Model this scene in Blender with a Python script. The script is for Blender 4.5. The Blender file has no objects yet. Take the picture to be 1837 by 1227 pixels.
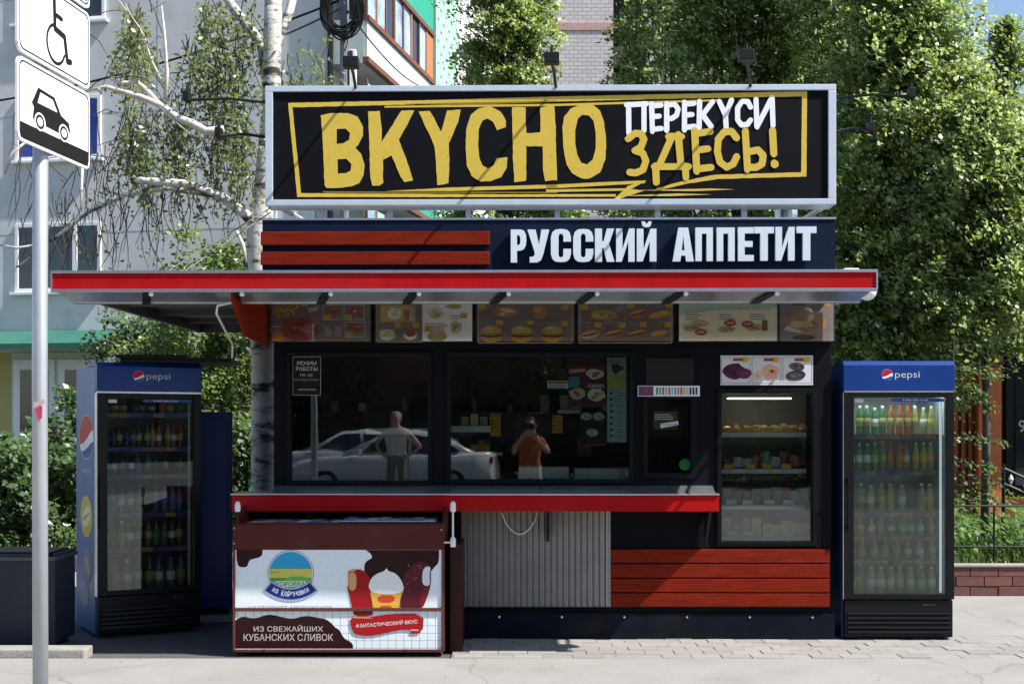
import bpy, bmesh, math, random
import numpy as np
from mathutils import Vector, Matrix
from mathutils.geometry import tessellate_polygon
R = math.radians
rnd = random.Random(7)
SC = bpy.context.scene
COL = SC.collection

# ------------------------------------------------------------------ camera, sky, sun, exposure
F, CX, HY, H = 2370.0, 918.5, 765.0, 1.54      # focal length in photo pixels, principal column, horizon row, eye height
cam = bpy.data.cameras.new('camera'); cam.sensor_width = 36; cam.lens = F / 1837 * 36
cam.shift_y = (HY - 613.5) / 1837; cam.clip_end = 3000; cam.clip_start = .05
co = bpy.data.objects.new('camera', cam); COL.objects.link(co)
co.location = (0, 0, H); co.rotation_euler = (R(90), 0, 0); SC.camera = co

SUN = Vector((.79, -.28, 1)).normalized()
w = bpy.data.worlds.new('World'); SC.world = w; w.use_nodes = True
nt = w.node_tree; nt.nodes.clear()
sky = nt.nodes.new('ShaderNodeTexSky'); sky.sky_type = 'NISHITA'; sky.sun_disc = False
sky.sun_elevation = math.asin(SUN.z); sky.sun_rotation = math.atan2(SUN.x, SUN.y)
sky.air_density = 1.0; sky.dust_density = .6; sky.ozone_density = 1.4
bg = nt.nodes.new('ShaderNodeBackground'); bg.inputs[1].default_value = .095
wo = nt.nodes.new('ShaderNodeOutputWorld')
nt.links.new(sky.outputs[0], bg.inputs[0]); nt.links.new(bg.outputs[0], wo.inputs[0])
sl = bpy.data.lights.new('sun', 'SUN'); sl.energy = 4.9; sl.angle = R(.53); sl.color = (1, .955, .88)
so = bpy.data.objects.new('sun', sl); COL.objects.link(so); so.rotation_euler = SUN.to_track_quat('Z', 'Y').to_euler()
SC.view_settings.view_transform = 'Standard'; SC.view_settings.look = 'None'
SC.view_settings.gamma = 1; SC.view_settings.use_curve_mapping = False
SC.view_settings.exposure = .95

# ------------------------------------------------------------------ helpers
def lin(c):
    if isinstance(c, str):
        c = [int(c[i:i+2], 16) / 255 for i in (0, 2, 4)]
        c = [v / 12.92 if v <= .04045 else ((v + .055) / 1.055) ** 2.4 for v in c]
    return (c[0], c[1], c[2], 1)
MATS = {}
def mat(name, col, rough=.5, metal=0, var=.12, scale=6, bump=0, bscale=60, spec=.5, coat=0, emit=0, trans=0, col2=None, stretch=None, dirt=0):
    """Principled material with noise-driven colour variation, optional dirt blotches and fine bump."""
    if name in MATS: return MATS[name]
    m = bpy.data.materials.new(name); m.use_nodes = True; t = m.node_tree; N = t.nodes; Lk = t.links.new
    b = N['Principled BSDF']; c = lin(col)
    b.inputs['Roughness'].default_value = rough; b.inputs['Metallic'].default_value = metal
    b.inputs['Specular IOR Level'].default_value = spec; b.inputs['Coat Weight'].default_value = coat
    tc = N.new('ShaderNodeTexCoord'); src = tc.outputs['Object']
    if stretch:
        mp = N.new('ShaderNodeMapping'); mp.inputs['Scale'].default_value = stretch; Lk(src, mp.inputs[0]); src = mp.outputs[0]
    n1 = N.new('ShaderNodeTexNoise'); n1.inputs['Scale'].default_value = scale; n1.inputs['Detail'].default_value = 6; n1.inputs['Roughness'].default_value = .65
    Lk(src, n1.inputs[0])
    rp = N.new('ShaderNodeValToRGB'); rp.color_ramp.elements[0].position = .3; rp.color_ramp.elements[1].position = .7
    c2 = lin(col2) if col2 else tuple(min(1, v * (1 + var)) for v in c[:3]) + (1,)
    c1 = c if col2 else tuple(v * (1 - var) for v in c[:3]) + (1,)
    rp.color_ramp.elements[0].color = c1; rp.color_ramp.elements[1].color = c2
    Lk(n1.outputs[0], rp.inputs[0]); out = rp.outputs[0]
    if dirt:
        n2 = N.new('ShaderNodeTexNoise'); n2.inputs['Scale'].default_value = scale * .37 + 1.3; n2.inputs['Detail'].default_value = 8; Lk(tc.outputs['Object'], n2.inputs[0])
        r2 = N.new('ShaderNodeValToRGB'); r2.color_ramp.elements[0].position = .5; r2.color_ramp.elements[1].position = .78
        r2.color_ramp.elements[1].color = (dirt, dirt, dirt, 1); r2.color_ramp.elements[0].color = (0, 0, 0, 1); Lk(n2.outputs[0], r2.inputs[0])
        mx = N.new('ShaderNodeMix'); mx.data_type = 'RGBA'; Lk(r2.outputs[0], mx.inputs[0]); Lk(out, mx.inputs[6]); mx.inputs[7].default_value = (.16, .14, .115, 1); out = mx.outputs[2]
    Lk(out, b.inputs['Base Color'])
    if bump:
        n3 = N.new('ShaderNodeTexNoise'); n3.inputs['Scale'].default_value = bscale; n3.inputs['Detail'].default_value = 5; Lk(src, n3.inputs[0])
        bp = N.new('ShaderNodeBump'); bp.inputs['Strength'].default_value = bump; bp.inputs['Distance'].default_value = .01; Lk(n3.outputs[0], bp.inputs['Height']); Lk(bp.outputs[0], b.inputs['Normal'])
    if emit:
        b.inputs['Emission Color'].default_value = c; b.inputs['Emission Strength'].default_value = emit
    if trans:
        ts = N.new('ShaderNodeBsdfTranslucent'); br_ = N.new('ShaderNodeMix'); br_.data_type = 'RGBA'; br_.blend_type = 'MULTIPLY'; br_.inputs[0].default_value = 1; Lk(out, br_.inputs[6]); br_.inputs[7].default_value = (1.4, 1.35, 1.0, 1); Lk(br_.outputs[2], ts.inputs[0]); ms = N.new('ShaderNodeMixShader'); ms.inputs[0].default_value = trans
        Lk(b.outputs[0], ms.inputs[1]); Lk(ts.outputs[0], ms.inputs[2]); Lk(ms.outputs[0], N['Material Output'].inputs[0])
    MATS[name] = m; return m
def ink(h, rough=.45):
    """flat printed colour"""
    return mat('ink_' + h, h, rough, var=.05, scale=30, spec=.22)
def glass(name, tint=(.82, .88, .88), k=1.6, rough=0.0, mist=0, ripple=.05):
    if name in MATS: return MATS[name]
    m = bpy.data.materials.new(name); m.use_nodes = True; t = m.node_tree; N = t.nodes; Lk = t.links.new
    N.remove(N['Principled BSDF'])
    tr = N.new('ShaderNodeBsdfTransparent'); tr.inputs[0].default_value = tint + (1,)
    gl = N.new('ShaderNodeBsdfGlossy'); gl.inputs['Roughness'].default_value = rough
    fr = N.new('ShaderNodeFresnel'); fr.inputs[0].default_value = 1.5
    mu = N.new('ShaderNodeMath'); mu.operation = 'MULTIPLY'; mu.inputs[1].default_value = k; mu.use_clamp = True; Lk(fr.outputs[0], mu.inputs[0])
    nz = N.new('ShaderNodeTexNoise'); nz.inputs['Scale'].default_value = 1.7; tc = N.new('ShaderNodeTexCoord'); Lk(tc.outputs['Object'], nz.inputs[0])
    bp = N.new('ShaderNodeBump'); bp.inputs['Strength'].default_value = ripple; bp.inputs['Distance'].default_value = .01; Lk(nz.outputs[0], bp.inputs['Height']); Lk(bp.outputs[0], gl.inputs['Normal'])
    if mist:            # film of condensation or dust
        df = N.new('ShaderNodeBsdfDiffuse'); df.inputs[0].default_value = (.66, .72, .68, 1); n2 = N.new('ShaderNodeTexNoise'); n2.inputs['Scale'].default_value = 4; n2.inputs['Detail'].default_value = 5; Lk(tc.outputs['Object'], n2.inputs[0])
        m2 = N.new('ShaderNodeMath'); m2.operation = 'MULTIPLY'; m2.inputs[1].default_value = mist * 2; Lk(n2.outputs[0], m2.inputs[0]); mt = N.new('ShaderNodeMixShader'); Lk(m2.outputs[0], mt.inputs[0]); Lk(tr.outputs[0], mt.inputs[1]); Lk(df.outputs[0], mt.inputs[2]); tr = mt
    ms = N.new('ShaderNodeMixShader'); Lk(mu.outputs[0], ms.inputs[0]); Lk(tr.outputs[0], ms.inputs[1]); Lk(gl.outputs[0], ms.inputs[2]); Lk(ms.outputs[0], N['Material Output'].inputs[0])
    MATS[name] = m; return m

def tag(o, label=None, cat=None, group=None, kind=None):
    for k, v in (('label', label), ('category', cat), ('group', group), ('kind', kind)):
        if v: o[k] = v
    return o
def empty(name, loc=(0, 0, 0), rz=0, label=None, cat=None, group=None):
    o = bpy.data.objects.new(name, None); COL.objects.link(o); o.location = loc; o.rotation_euler = (0, 0, rz); o.empty_display_size = .1
    return tag(o, label, cat, group)
def link(name, me, parent=None):
    o = bpy.data.objects.new(name, me); COL.objects.link(o); o.parent = parent; return o
def copy_tree(o, parent=None):
    c = o.copy(); COL.objects.link(c); c.parent = parent
    for ch in [x for x in COL.objects if x.parent == o]: copy_tree(ch, c)
    return c

class MB:
    """collects polygons; build() links them as one mesh object"""
    def __init__(s): s.v = []; s.f = []; s.m = []; s.mi = 0
    def quad(s, *p):
        n = len(s.v); s.v += [tuple(q) for q in p]; s.f.append(tuple(range(n, n + len(p)))); s.m.append(s.mi); return s
    def box(s, x0, x1, y0, y1, z0, z1, M=None):
        if x0 > x1: x0, x1 = x1, x0
        if y0 > y1: y0, y1 = y1, y0
        if z0 > z1: z0, z1 = z1, z0
        n = len(s.v); P = [(x, y, z) for x in (x0, x1) for y in (y0, y1) for z in (z0, z1)]
        if M is not None: P = [tuple(M @ Vector(p)) for p in P]
        s.v += P
        for f in ((0, 1, 3, 2), (4, 6, 7, 5), (0, 4, 5, 1), (2, 3, 7, 6), (0, 2, 6, 4), (1, 5, 7, 3)):
            s.f.append(tuple(n + i for i in f)); s.m.append(s.mi)
        return s
    def tube(s, pts, r, n=8, cap=True):
        pts = [Vector(p) for p in pts]; rr = r if hasattr(r, '__len__') else [r] * len(pts); base = len(s.v); up = None
        for i, p in enumerate(pts):
            d = (pts[min(i + 1, len(pts) - 1)] - pts[max(i - 1, 0)]).normalized()
            if up is None: up = Vector((0, 0, 1)) if abs(d.z) < .9 else Vector((1, 0, 0))
            a = d.cross(up).normalized(); b = a.cross(d).normalized(); up = b
            for k in range(n):
                t = 2 * math.pi * k / n; q = p + (a * math.cos(t) + b * math.sin(t)) * rr[i]; s.v.append(tuple(q))
        for i in range(len(pts) - 1):
            for k in range(n):
                a0 = base + i * n + k; a1 = base + i * n + (k + 1) % n
                s.f.append((a0, a1, a1 + n, a0 + n)); s.m.append(s.mi)
        if cap:
            s.f.append(tuple(base + k for k in reversed(range(n)))); s.m.append(s.mi)
            s.f.append(tuple(base + (len(pts) - 1) * n + k for k in range(n))); s.m.append(s.mi)
        return s
    def lathe(s, prof, n=12, c=(0, 0, 0), axis='z'):
        base = len(s.v)
        for r, h in prof:
            for k in range(n):
                t = 2 * math.pi * k / n; a, b = r * math.cos(t), r * math.sin(t)
                q = (a, b, h) if axis == 'z' else ((a, h, b) if axis == 'y' else (h, a, b))
                s.v.append((c[0] + q[0], c[1] + q[1], c[2] + q[2]))
        for i in range(len(prof) - 1):
            for k in range(n):
                a0 = base + i * n + k; a1 = base + i * n + (k + 1) % n
                s.f.append((a0, a1, a1 + n, a0 + n)); s.m.append(s.mi)
        s.f.append(tuple(base + k for k in reversed(range(n)))); s.m.append(s.mi)
        s.f.append(tuple(base + (len(prof) - 1) * n + k for k in range(n))); s.m.append(s.mi)
        return s
    def prism(s, pts, a, b, axis='x'):
        """2D outline extruded from a to b along axis"""
        n = len(pts); base = len(s.v)
        for h in (a, b):
            for p, q in pts: s.v.append((h, p, q) if axis == 'x' else ((p, h, q) if axis == 'y' else (p, q, h)))
        s.f.append(tuple(base + i for i in range(n))); s.f.append(tuple(base + n + i for i in reversed(range(n)))); s.m += [s.mi] * 2
        for i in range(n):
            j = (i + 1) % n; s.f.append((base + i, base + n + i, base + n + j, base + j)); s.m.append(s.mi)
        return s
    def mesh(s, name, mats, bevel=0, smooth=False):
        me = bpy.data.meshes.new(name); me.from_pydata(s.v, [], s.f)
        for m in (mats if isinstance(mats, (list, tuple)) else [mats]): me.materials.append(m)
        if any(s.m): me.polygons.foreach_set('material_index', s.m)
        bm = bmesh.new(); bm.from_mesh(me); bmesh.ops.recalc_face_normals(bm, faces=bm.faces)
        if bevel: bmesh.ops.bevel(bm, geom=bm.edges[:], offset=bevel, segments=2, affect='EDGES', clamp_overlap=True, profile=.6)
        bm.to_mesh(me); bm.free()
        if smooth: me.polygons.foreach_set('use_smooth', [True] * len(me.polygons))
        return me
    def build(s, name, mats, parent=None, bevel=0, smooth=False): return link(name, s.mesh(name, mats, bevel, smooth), parent)

GL = {}
def glyphs(s, bold):
    """outline of a string in the built-in font: vertices and faces"""
    if (s, bold) in GL: return GL[s, bold]
    c = bpy.data.curves.new('text', 'FONT'); c.body = s; c.offset = bold; c.resolution_u = 3
    o = bpy.data.objects.new('text', c); COL.objects.link(o); bpy.context.view_layer.update()
    me = bpy.data.meshes.new_from_object(o.evaluated_get(bpy.context.evaluated_depsgraph_get()))
    v = np.array([q.co[:2] for q in me.vertices]); f = [tuple(p.vertices) for p in me.polygons]
    bpy.data.objects.remove(o); bpy.data.curves.remove(c); bpy.data.meshes.remove(me)
    GL[s, bold] = (v, f); return v, f
class Print:
    """flat artwork: coloured shapes in a (u, v) plane laid in thin layers"""
    def __init__(s, o, U, V, step=.0003): s.o = Vector(o); s.U = Vector(U); s.V = Vector(V); s.N = s.U.normalized().cross(s.V.normalized()); s.L = 1; s.st = step; s.v = []; s.f = []; s.m = []; s.mats = []
    def up(s): s.L += 1; return s
    def add(s, pts, faces, col):
        n = len(s.v); s.v += [tuple(s.o + s.U * p[0] + s.V * p[1] + s.N * (s.L * s.st)) for p in pts]
        if col not in s.mats: s.mats.append(col)
        k = s.mats.index(col)
        for f in faces: s.f.append(tuple(n + i for i in f)); s.m.append(k)
        return s
    def poly(s, pts, col, holes=()):
        loops = [list(pts)] + [list(h) for h in holes]; allp = [p for l in loops for p in l]
        tris = tessellate_polygon([[Vector((p[0], p[1], 0)) for p in l] for l in loops])
        return s.add(allp, tris, col)
    def rect(s, u0, u1, v0, v1, col): return s.add([(u0, v0), (u1, v0), (u1, v1), (u0, v1)], [(0, 1, 2, 3)], col)
    def frame(s, u0, u1, v0, v1, t, col, tv=None):
        tv = tv or t
        s.rect(u0, u1, v1 - tv, v1, col); s.rect(u0, u1, v0, v0 + tv, col); s.rect(u0, u0 + t, v0 + tv, v1 - tv, col); return s.rect(u1 - t, u1, v0 + tv, v1 - tv, col)
    def ell(s, cu, cv, ru, rv, col, a0=0, a1=360, n=20, rot=0, jit=0):
        pts = []
        for i in range(n + (a1 - a0 < 360)):
            t = R(a0 + (a1 - a0) * i / n); j = 1 + rnd.uniform(-jit, jit); x, y = ru * math.cos(t) * j, rv * math.sin(t) * j
            pts.append((cu + x * math.cos(rot) - y * math.sin(rot), cv + x * math.sin(rot) + y * math.cos(rot)))
        return s.add(pts, [tuple(range(len(pts)))], col) if not jit else s.poly(pts, col)
    def stroke(s, pts, wd, col, jit=0):
        """thick polyline with round-ish joins, each segment one quad plus joint discs"""
        for i in range(len(pts) - 1):
            (x0, y0), (x1, y1) = pts[i], pts[i + 1]; L = math.hypot(x1 - x0, y1 - y0) or 1e-6; nx, ny = -(y1 - y0) / L * wd / 2, (x1 - x0) / L * wd / 2
            j = lambda: 1 + rnd.uniform(-jit, jit)
            a, b, c, d = j(), j(), j(), j(); s.add([(x0 + nx * a, y0 + ny * a), (x1 + nx * b, y1 + ny * b), (x1 - nx * c, y1 - ny * c), (x0 - nx * d, y0 - ny * d)], [(3, 2, 1, 0)], col); s.L += .06
            s.ell(x0, y0, wd * (.5 if i else .485), wd * (.5 if i else .485), col, n=12, jit=jit); s.L += .06
        s.ell(pts[-1][0], pts[-1][1], wd * .485, wd * .485, col, n=12, jit=jit); s.L += .06
        return s
    def text(s, st, u0, u1, v0, v1, col, bold=0, rot=0):
        v, f = glyphs(st, bold); lo, hi = v.min(0), v.max(0); d = np.maximum(hi - lo, 1e-6); q = (v - lo) / d
        pts = [(u0 + a * (u1 - u0), v0 + b * (v1 - v0)) for a, b in q]
        if rot:
            cu, cv = (u0 + u1) / 2, (v0 + v1) / 2
            pts = [(cu + (a - cu) * math.cos(rot) - (b - cv) * math.sin(rot), cv + (a - cu) * math.sin(rot) + (b - cv) * math.cos(rot)) for a, b in pts]
        return s.add(pts, f, col)
    def build(s, name, parent=None):
        me = bpy.data.meshes.new(name); me.from_pydata(s.v, [], s.f)
        for c in s.mats: me.materials.append(ink(c) if isinstance(c, str) else c)
        me.polygons.foreach_set('material_index', s.m); return link(name, me, parent)

def soft(pts, n=2):
    """corner-cutting: rounds a hand-drawn outline"""
    for _ in range(n):
        out = []
        for i, (x, y) in enumerate(pts):
            x2, y2 = pts[(i + 1) % len(pts)]; out += [(x * .75 + x2 * .25, y * .75 + y2 * .25), (x * .25 + x2 * .75, y * .25 + y2 * .75)]
        pts = out
    return pts
def at(px, py, Y):
    """world point at depth Y that the photograph shows at pixel (px, py)"""
    return Vector(((px - CX) / F * Y, Y, H - (py - HY) / F * Y))

# ------------------------------------------------------------------ foliage
def leaf_mesh(name, P, size, mats, seed=1, up=.6, aspect=.72, out=None):
    g = np.random.default_rng(seed); n = len(P); P = np.asarray(P, float)
    N = g.normal(size=(n, 3)); N /= np.linalg.norm(N, axis=1)[:, None]; N = N * np.where(N @ np.array(SUN) < 0, -1, 1)[:, None] + np.array(SUN) * up + np.array([0, 0, up * .3])
    if out is not None: N = N + out
    N /= np.linalg.norm(N, axis=1)[:, None]
    T = np.cross(N, g.normal(size=(n, 3))); T /= np.linalg.norm(T, axis=1)[:, None] + 1e-9; B = np.cross(N, T)
    L = size * g.uniform(.6, 1.25, n)[:, None]
    V = np.stack([P - T * L * .5, P + B * L * aspect * .5 - T * L * .1 - N * L * .1, P + T * L * .55, P - B * L * aspect * .5 - T * L * .1 - N * L * .1], 1).reshape(-1, 3)
    me = bpy.data.meshes.new(name); me.vertices.add(4 * n); me.vertices.foreach_set('co', V.ravel())
    me.loops.add(4 * n); me.loops.foreach_set('vertex_index', np.arange(4 * n, dtype=np.int32))
    me.polygons.add(n); me.polygons.foreach_set('loop_start', np.arange(0, 4 * n, 4, dtype=np.int32)); me.polygons.foreach_set('loop_total', np.full(n, 4, np.int32))
    for m in mats: me.materials.append(m)
    # tone drifts from clump to clump: older dark leaves, mature, young, pale undersides that paint in sun glints
    fld = np.sin(P[:, 0] * 2.9 + 1.3 * np.sin(P[:, 2] * 1.7 + seed)) * np.sin(P[:, 2] * 2.3 + P[:, 1] * 1.9 + seed) + .6 * np.sin(P[:, 0] * 6.1 + P[:, 2] * 5.3 + seed)
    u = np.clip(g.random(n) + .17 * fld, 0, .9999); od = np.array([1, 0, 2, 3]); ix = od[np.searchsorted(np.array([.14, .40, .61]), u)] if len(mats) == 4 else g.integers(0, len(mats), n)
    me.polygons.foreach_set('material_index', ix.astype(np.int32))
    me.update(); me.validate(); return me
def clump_points(clumps, per, seed):
    """leaf positions round clump centres (x, y, z, radius)"""
    g = np.random.default_rng(seed); C = np.asarray(clumps, float); k = np.repeat(np.arange(len(C)), per)
    D = g.normal(size=(len(k), 3)); D /= np.linalg.norm(D, axis=1)[:, None]; rr = C[k, 3] * g.uniform(.15, 1, len(k)) ** .6
    return C[k, :3] + D * rr[:, None] * np.array([1, 1, .8])
def spray_points(clumps, sprays, per, seed, droop=.3):
    """leaves strung along short drooping twigs that leave each clump centre outwards"""
    g = np.random.default_rng(seed); C = np.asarray(clumps, float); n = len(C) * sprays; k = np.repeat(np.arange(len(C)), sprays)
    D = g.normal(size=(n, 3)); ax = C[k, :2] / (np.linalg.norm(C[k, :2], axis=1)[:, None] + .05); D[:, :2] += ax * 1.1; D[:, 2] = D[:, 2] * .6 + .15; D /= np.linalg.norm(D, axis=1)[:, None]
    S = C[k, :3] + g.normal(size=(n, 3)) * .10; ln = C[k, 3] * g.uniform(1.0, 2.0, n); j = np.repeat(np.arange(n), per); t = g.uniform(0, 1, len(j))
    P = S[j] + D[j] * (t * ln[j])[:, None] + g.normal(size=(len(j), 3)) * .045; P[:, 2] -= droop * ln[j] * t * t; return P
def leafset(base, glints=False):
    """upper side, older leaf, young leaf, pale underside whose tone paints in sun glints"""
    r, g_, b = base; pale = (.22 + r, .26 + g_, .16 + b * 1.5) if glints else (r * 1.7, g_ * 1.6, b * 2.2)
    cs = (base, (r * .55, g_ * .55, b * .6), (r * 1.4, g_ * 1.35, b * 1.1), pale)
    return [mat('leaf_%.3f_%d_%d' % (g_, i, glints), c, rough=ro, var=.25, scale=3, spec=.7, trans=.45) for i, (c, ro) in enumerate(zip(cs, (.36, .45, .32, .4)))]
def E3(c, r): return np.concatenate([np.asarray(c, float), [r]])
# ------------------------------------------------------------------ ground
M_asph = mat('asphalt', (.065, .066, .070), .9, var=.22, scale=2.2, bump=.5, bscale=140, col2=(.09, .09, .09), dirt=.15)
M_walk = mat('pale_concrete', (.235, .228, .215), .9, var=.1, scale=1.6, bump=.35, bscale=120, col2=(.28, .272, .258), dirt=.34)
def cracks(m, scale, wid, amt):
    t = m.node_tree; N = t.nodes; b_ = N['Principled BSDF']; src = b_.inputs['Base Color'].links[0].from_socket; tc = N.new('ShaderNodeTexCoord'); nz = N.new('ShaderNodeTexNoise'); nz.inputs['Scale'].default_value = 2.5; t.links.new(tc.outputs['Object'], nz.inputs[0])
    ad = N.new('ShaderNodeMix'); ad.data_type = 'RGBA'; ad.inputs[0].default_value = .22; t.links.new(tc.outputs['Object'], ad.inputs[6]); t.links.new(nz.outputs[1], ad.inputs[7])
    vo = N.new('ShaderNodeTexVoronoi'); vo.feature = 'DISTANCE_TO_EDGE'; vo.inputs['Scale'].default_value = scale; t.links.new(ad.outputs[2], vo.inputs[0]); rp = N.new('ShaderNodeValToRGB'); rp.color_ramp.elements[0].color = (amt, amt, amt, 1); rp.color_ramp.elements[1].color = (0, 0, 0, 1); rp.color_ramp.elements[1].position = wid
    mx = N.new('ShaderNodeMix'); mx.data_type = 'RGBA'; t.links.new(vo.outputs[0], rp.inputs[0]); t.links.new(rp.outputs[0], mx.inputs[0]); t.links.new(src, mx.inputs[6]); mx.inputs[7].default_value = (.09, .08, .07, 1); t.links.new(mx.outputs[2], b_.inputs['Base Color'])
cracks(M_walk, .38, .0035, .4)
M_tile = [mat('paver_%d' % i, c, .88, var=.12, scale=9, bump=.35, bscale=90, dirt=.3) for i, c in enumerate(((.245, .235, .22), (.265, .255, .238), (.225, .216, .203)))]
M_conc = mat('kerb_concrete', (.29, .28, .26), .9, var=.15, scale=7, bump=.5, bscale=70, dirt=.5)
M_kerbd = mat('old_kerb', (.10, .10, .10), .9, var=.3, scale=8, bump=.5, bscale=60)
M_soil = mat('soil', (.07, .06, .035), .95, var=.4, scale=5, bump=.6, bscale=40, col2=(.07, .10, .03))
g = MB().quad((-900, -900, 0), (900, -900, 0), (900, 1500, 0), (-900, 1500, 0)).build('ground', M_asph); tag(g, kind='structure')
fw = MB().box(-40, 40, -5.6, 8.66, -.1, .022).build('pavement', M_walk); tag(fw, kind='structure')
# paved apron in front of the kiosk: separate pavers with sunken joints
ap = MB().box(-.40, 5.2, 8.664, 9.62, -.1, .0185).build('paved_apron', mat('joint_sand', (.20, .19, .175), .95, var=.3, scale=12)); tag(ap, kind='structure')
pw, pd = .197, .152
tm = [MB().box(-pw / 2 + .0025, pw / 2 - .0025, -pd / 2 + .0025, pd / 2 - .0025, -.03, 0).mesh('paver', m, bevel=.003) for m in M_tile]
for r_ in range(6):
    for c_ in range(29):
        x = -.29 + c_ * pw + (r_ % 2) * pw * .5
        if x > 5.1: continue
        t = link('paving_tile', tm[rnd.choice((0, 0, 1, 1, 2))], ap); t.location = (x, 8.755 + r_ * pd, .022 + rnd.uniform(-.003, .003)); t.rotation_euler = (rnd.uniform(-.008, .008), rnd.uniform(-.008, .008), rnd.uniform(-.01, .01))
# loose kerb stone on the left
k = MB().box(-4.2, at(162, 1170, 8.8).x, 8.68, 8.86, 0, .078).build('kerb_stone', M_conc, bevel=.012)
tag(k, 'pale concrete kerb stone laid in front of the dark litter bin', 'kerb stone')

# ------------------------------------------------------------------ kiosk
DW = 9.48
M_navy = mat('navy_panel', (.0042, .0095, .029), .6, spec=.1, var=.25, scale=3, bump=.04, bscale=25, dirt=.018)
M_char = mat('charcoal_panel', (.0036, .0042, .0065), .6, spec=.1, var=.3, scale=3, bump=.05, bscale=25, dirt=.015)
M_frame = mat('navy_window_frame', (.0036, .0042, .0062), .5, spec=.13, var=.15, scale=5)
M_black = mat('black_plastic', (.009, .009, .010), .45, spec=.25, var=.15, scale=6)
M_red = mat('red_band', (.36, .004, .006), .55, spec=.1, var=.12, scale=2.5, bump=.03, bscale=10, stretch=(3, 1, .5), dirt=.09)
M_alu = mat('aluminium', (.62, .64, .67), .33, 1, var=.1, scale=14, bump=.03, bscale=40)
M_steel = mat('steel_sheet', (.60, .62, .65), .30, .9, var=.12, scale=5, bump=.05, bscale=12, dirt=.2)
M_white = mat('white_paint', (.72, .73, .74), .4, var=.04, scale=8, dirt=.12)
M_sil = mat('silver_profile', (.60, .65, .72), .38, .35, var=.06, scale=8)
M_wood = mat('red_stained_board', (.125, .009, .0035), .55, var=.35, scale=5, bump=.3, bscale=30, stretch=(1.2, 12, 14), col2=(.225, .019, .006), spec=.07, dirt=.02)
M_sof = mat('soffit_metal', (.10, .095, .09), .55, .2, var=.25, scale=3)
M_in = mat('interior_grey', (.10, .088, .08), .8, var=.4, scale=3)
M_shelf = mat('cream_shelf', (.62, .58, .45), .5, var=.06, scale=6)
M_glass = glass('window_glass', k=2.1, ripple=.10, rough=.012)
M_plexi = glass('plexiglass', (.985, .985, .985), k=1.0, mist=.012)
M_sgn = mat('sign_face_black', (.0045, .0045, .0065), .6, spec=.1, var=.3, scale=2)

kio = empty('kiosk', (0, DW, 0), -.012, 'black street food kiosk with red canopy, lit signboards and serving windows', 'kiosk')
def K(px, py, d=0):
    s = F / (DW + d); return Vector(((px - CX) / s, d, H - (py - HY) / s))
def kbox(mb, px0, px1, py0, py1, d0, d1):
    a = K(px0, py0, d0); b = K(px1, py1, d0); return mb.box(a.x, b.x, d0, d1, b.z, a.z)
def kpart(name, m, px0, px1, py0, py1, d0, d1, bevel=.004, parent=None):
    return kbox(MB(), px0, px1, py0, py1, d0, d1).build(name, m, parent or kio, bevel=bevel)
# front wall strips round the openings
T = .09
for r in ((490, 1490, 606, 637), (490, 520, 637, 862), (767, 808, 637, 862), (1130, 1160, 637, 862), (1242, 1293, 637, 878), (1458, 1490, 637, 1100),
          (490, 1242, 862, 878), (1160, 1242, 637, 712), (1160, 1242, 852, 862), (490, 1293, 878, 1100), (1293, 1458, 972, 1100), (1293, 1458, 637, 706)):
    kpart('wall_panel', M_char, *r, 0, T, bevel=.002)
kpart('plinth', mat('plinth_dark', (.0045, .0062, .012), .6, spec=.1, var=.3, scale=4, dirt=.05), 489, 1496, 1099, 1146, -.02, .3, .005)
for i in range(9): MB().lathe([(.008, 0), (.008, -.006)], 8, K(560 + i * 112, 1106, -.02), 'y').build('screw', M_alu, kio)
# window casements standing proud, each with its pane
def casement(px0, px1, py0, py1, wd=7, name='window', proud=.022):
    fr = MB()
    for r in ((px0, px1, py0, py0 + wd), (px0, px1, py1 - wd, py1), (px0, px0 + wd, py0 + wd, py1 - wd), (px1 - wd, px1, py0 + wd, py1 - wd)): kbox(fr, *r, -proud, .05)
    o = fr.build(name, M_frame, kio, bevel=.003)
    p = kbox(MB(), px0 + wd - 1, px1 - wd + 1, py0 + wd - 1, py1 - wd + 1, .02, .026).build('pane', M_glass, o)
    return o
casement(513, 774, 630, 869); casement(801, 1137, 630, 867); casement(1153, 1249, 705, 858, 9, 'serving_hatch'); casement(1286, 1465, 698, 979, 8, 'showcase_window')
kpart('hatch_vent', M_black, 1158, 1244, 642, 690, -.012, 0)
# body behind
b = MB(); x0, x1 = K(490, 700).x, K(1490, 700).x
b.box(x0, x0 + .06, T, 2.35, .05, 2.44).box(x1 - .06, x1, T, 2.35, .05, 2.44).box(x0 + .06, x1 - .06, 2.29, 2.35, .05, 2.44)
b.build('side_walls', M_navy, kio)
MB().box(x0 + .06, x1 - .06, T, 2.29, .1, .16).build('floor', M_in, kio)
MB().box(x0 + .062, x1 - .062, 1.55, 1.60, .16, 2.43).build('inner_wall', M_in, kio)
MB().box(x0 + .065, x1 - .065, T, 1.55, 2.38, 2.43).build('inner_ceiling', M_in, kio)
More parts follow.
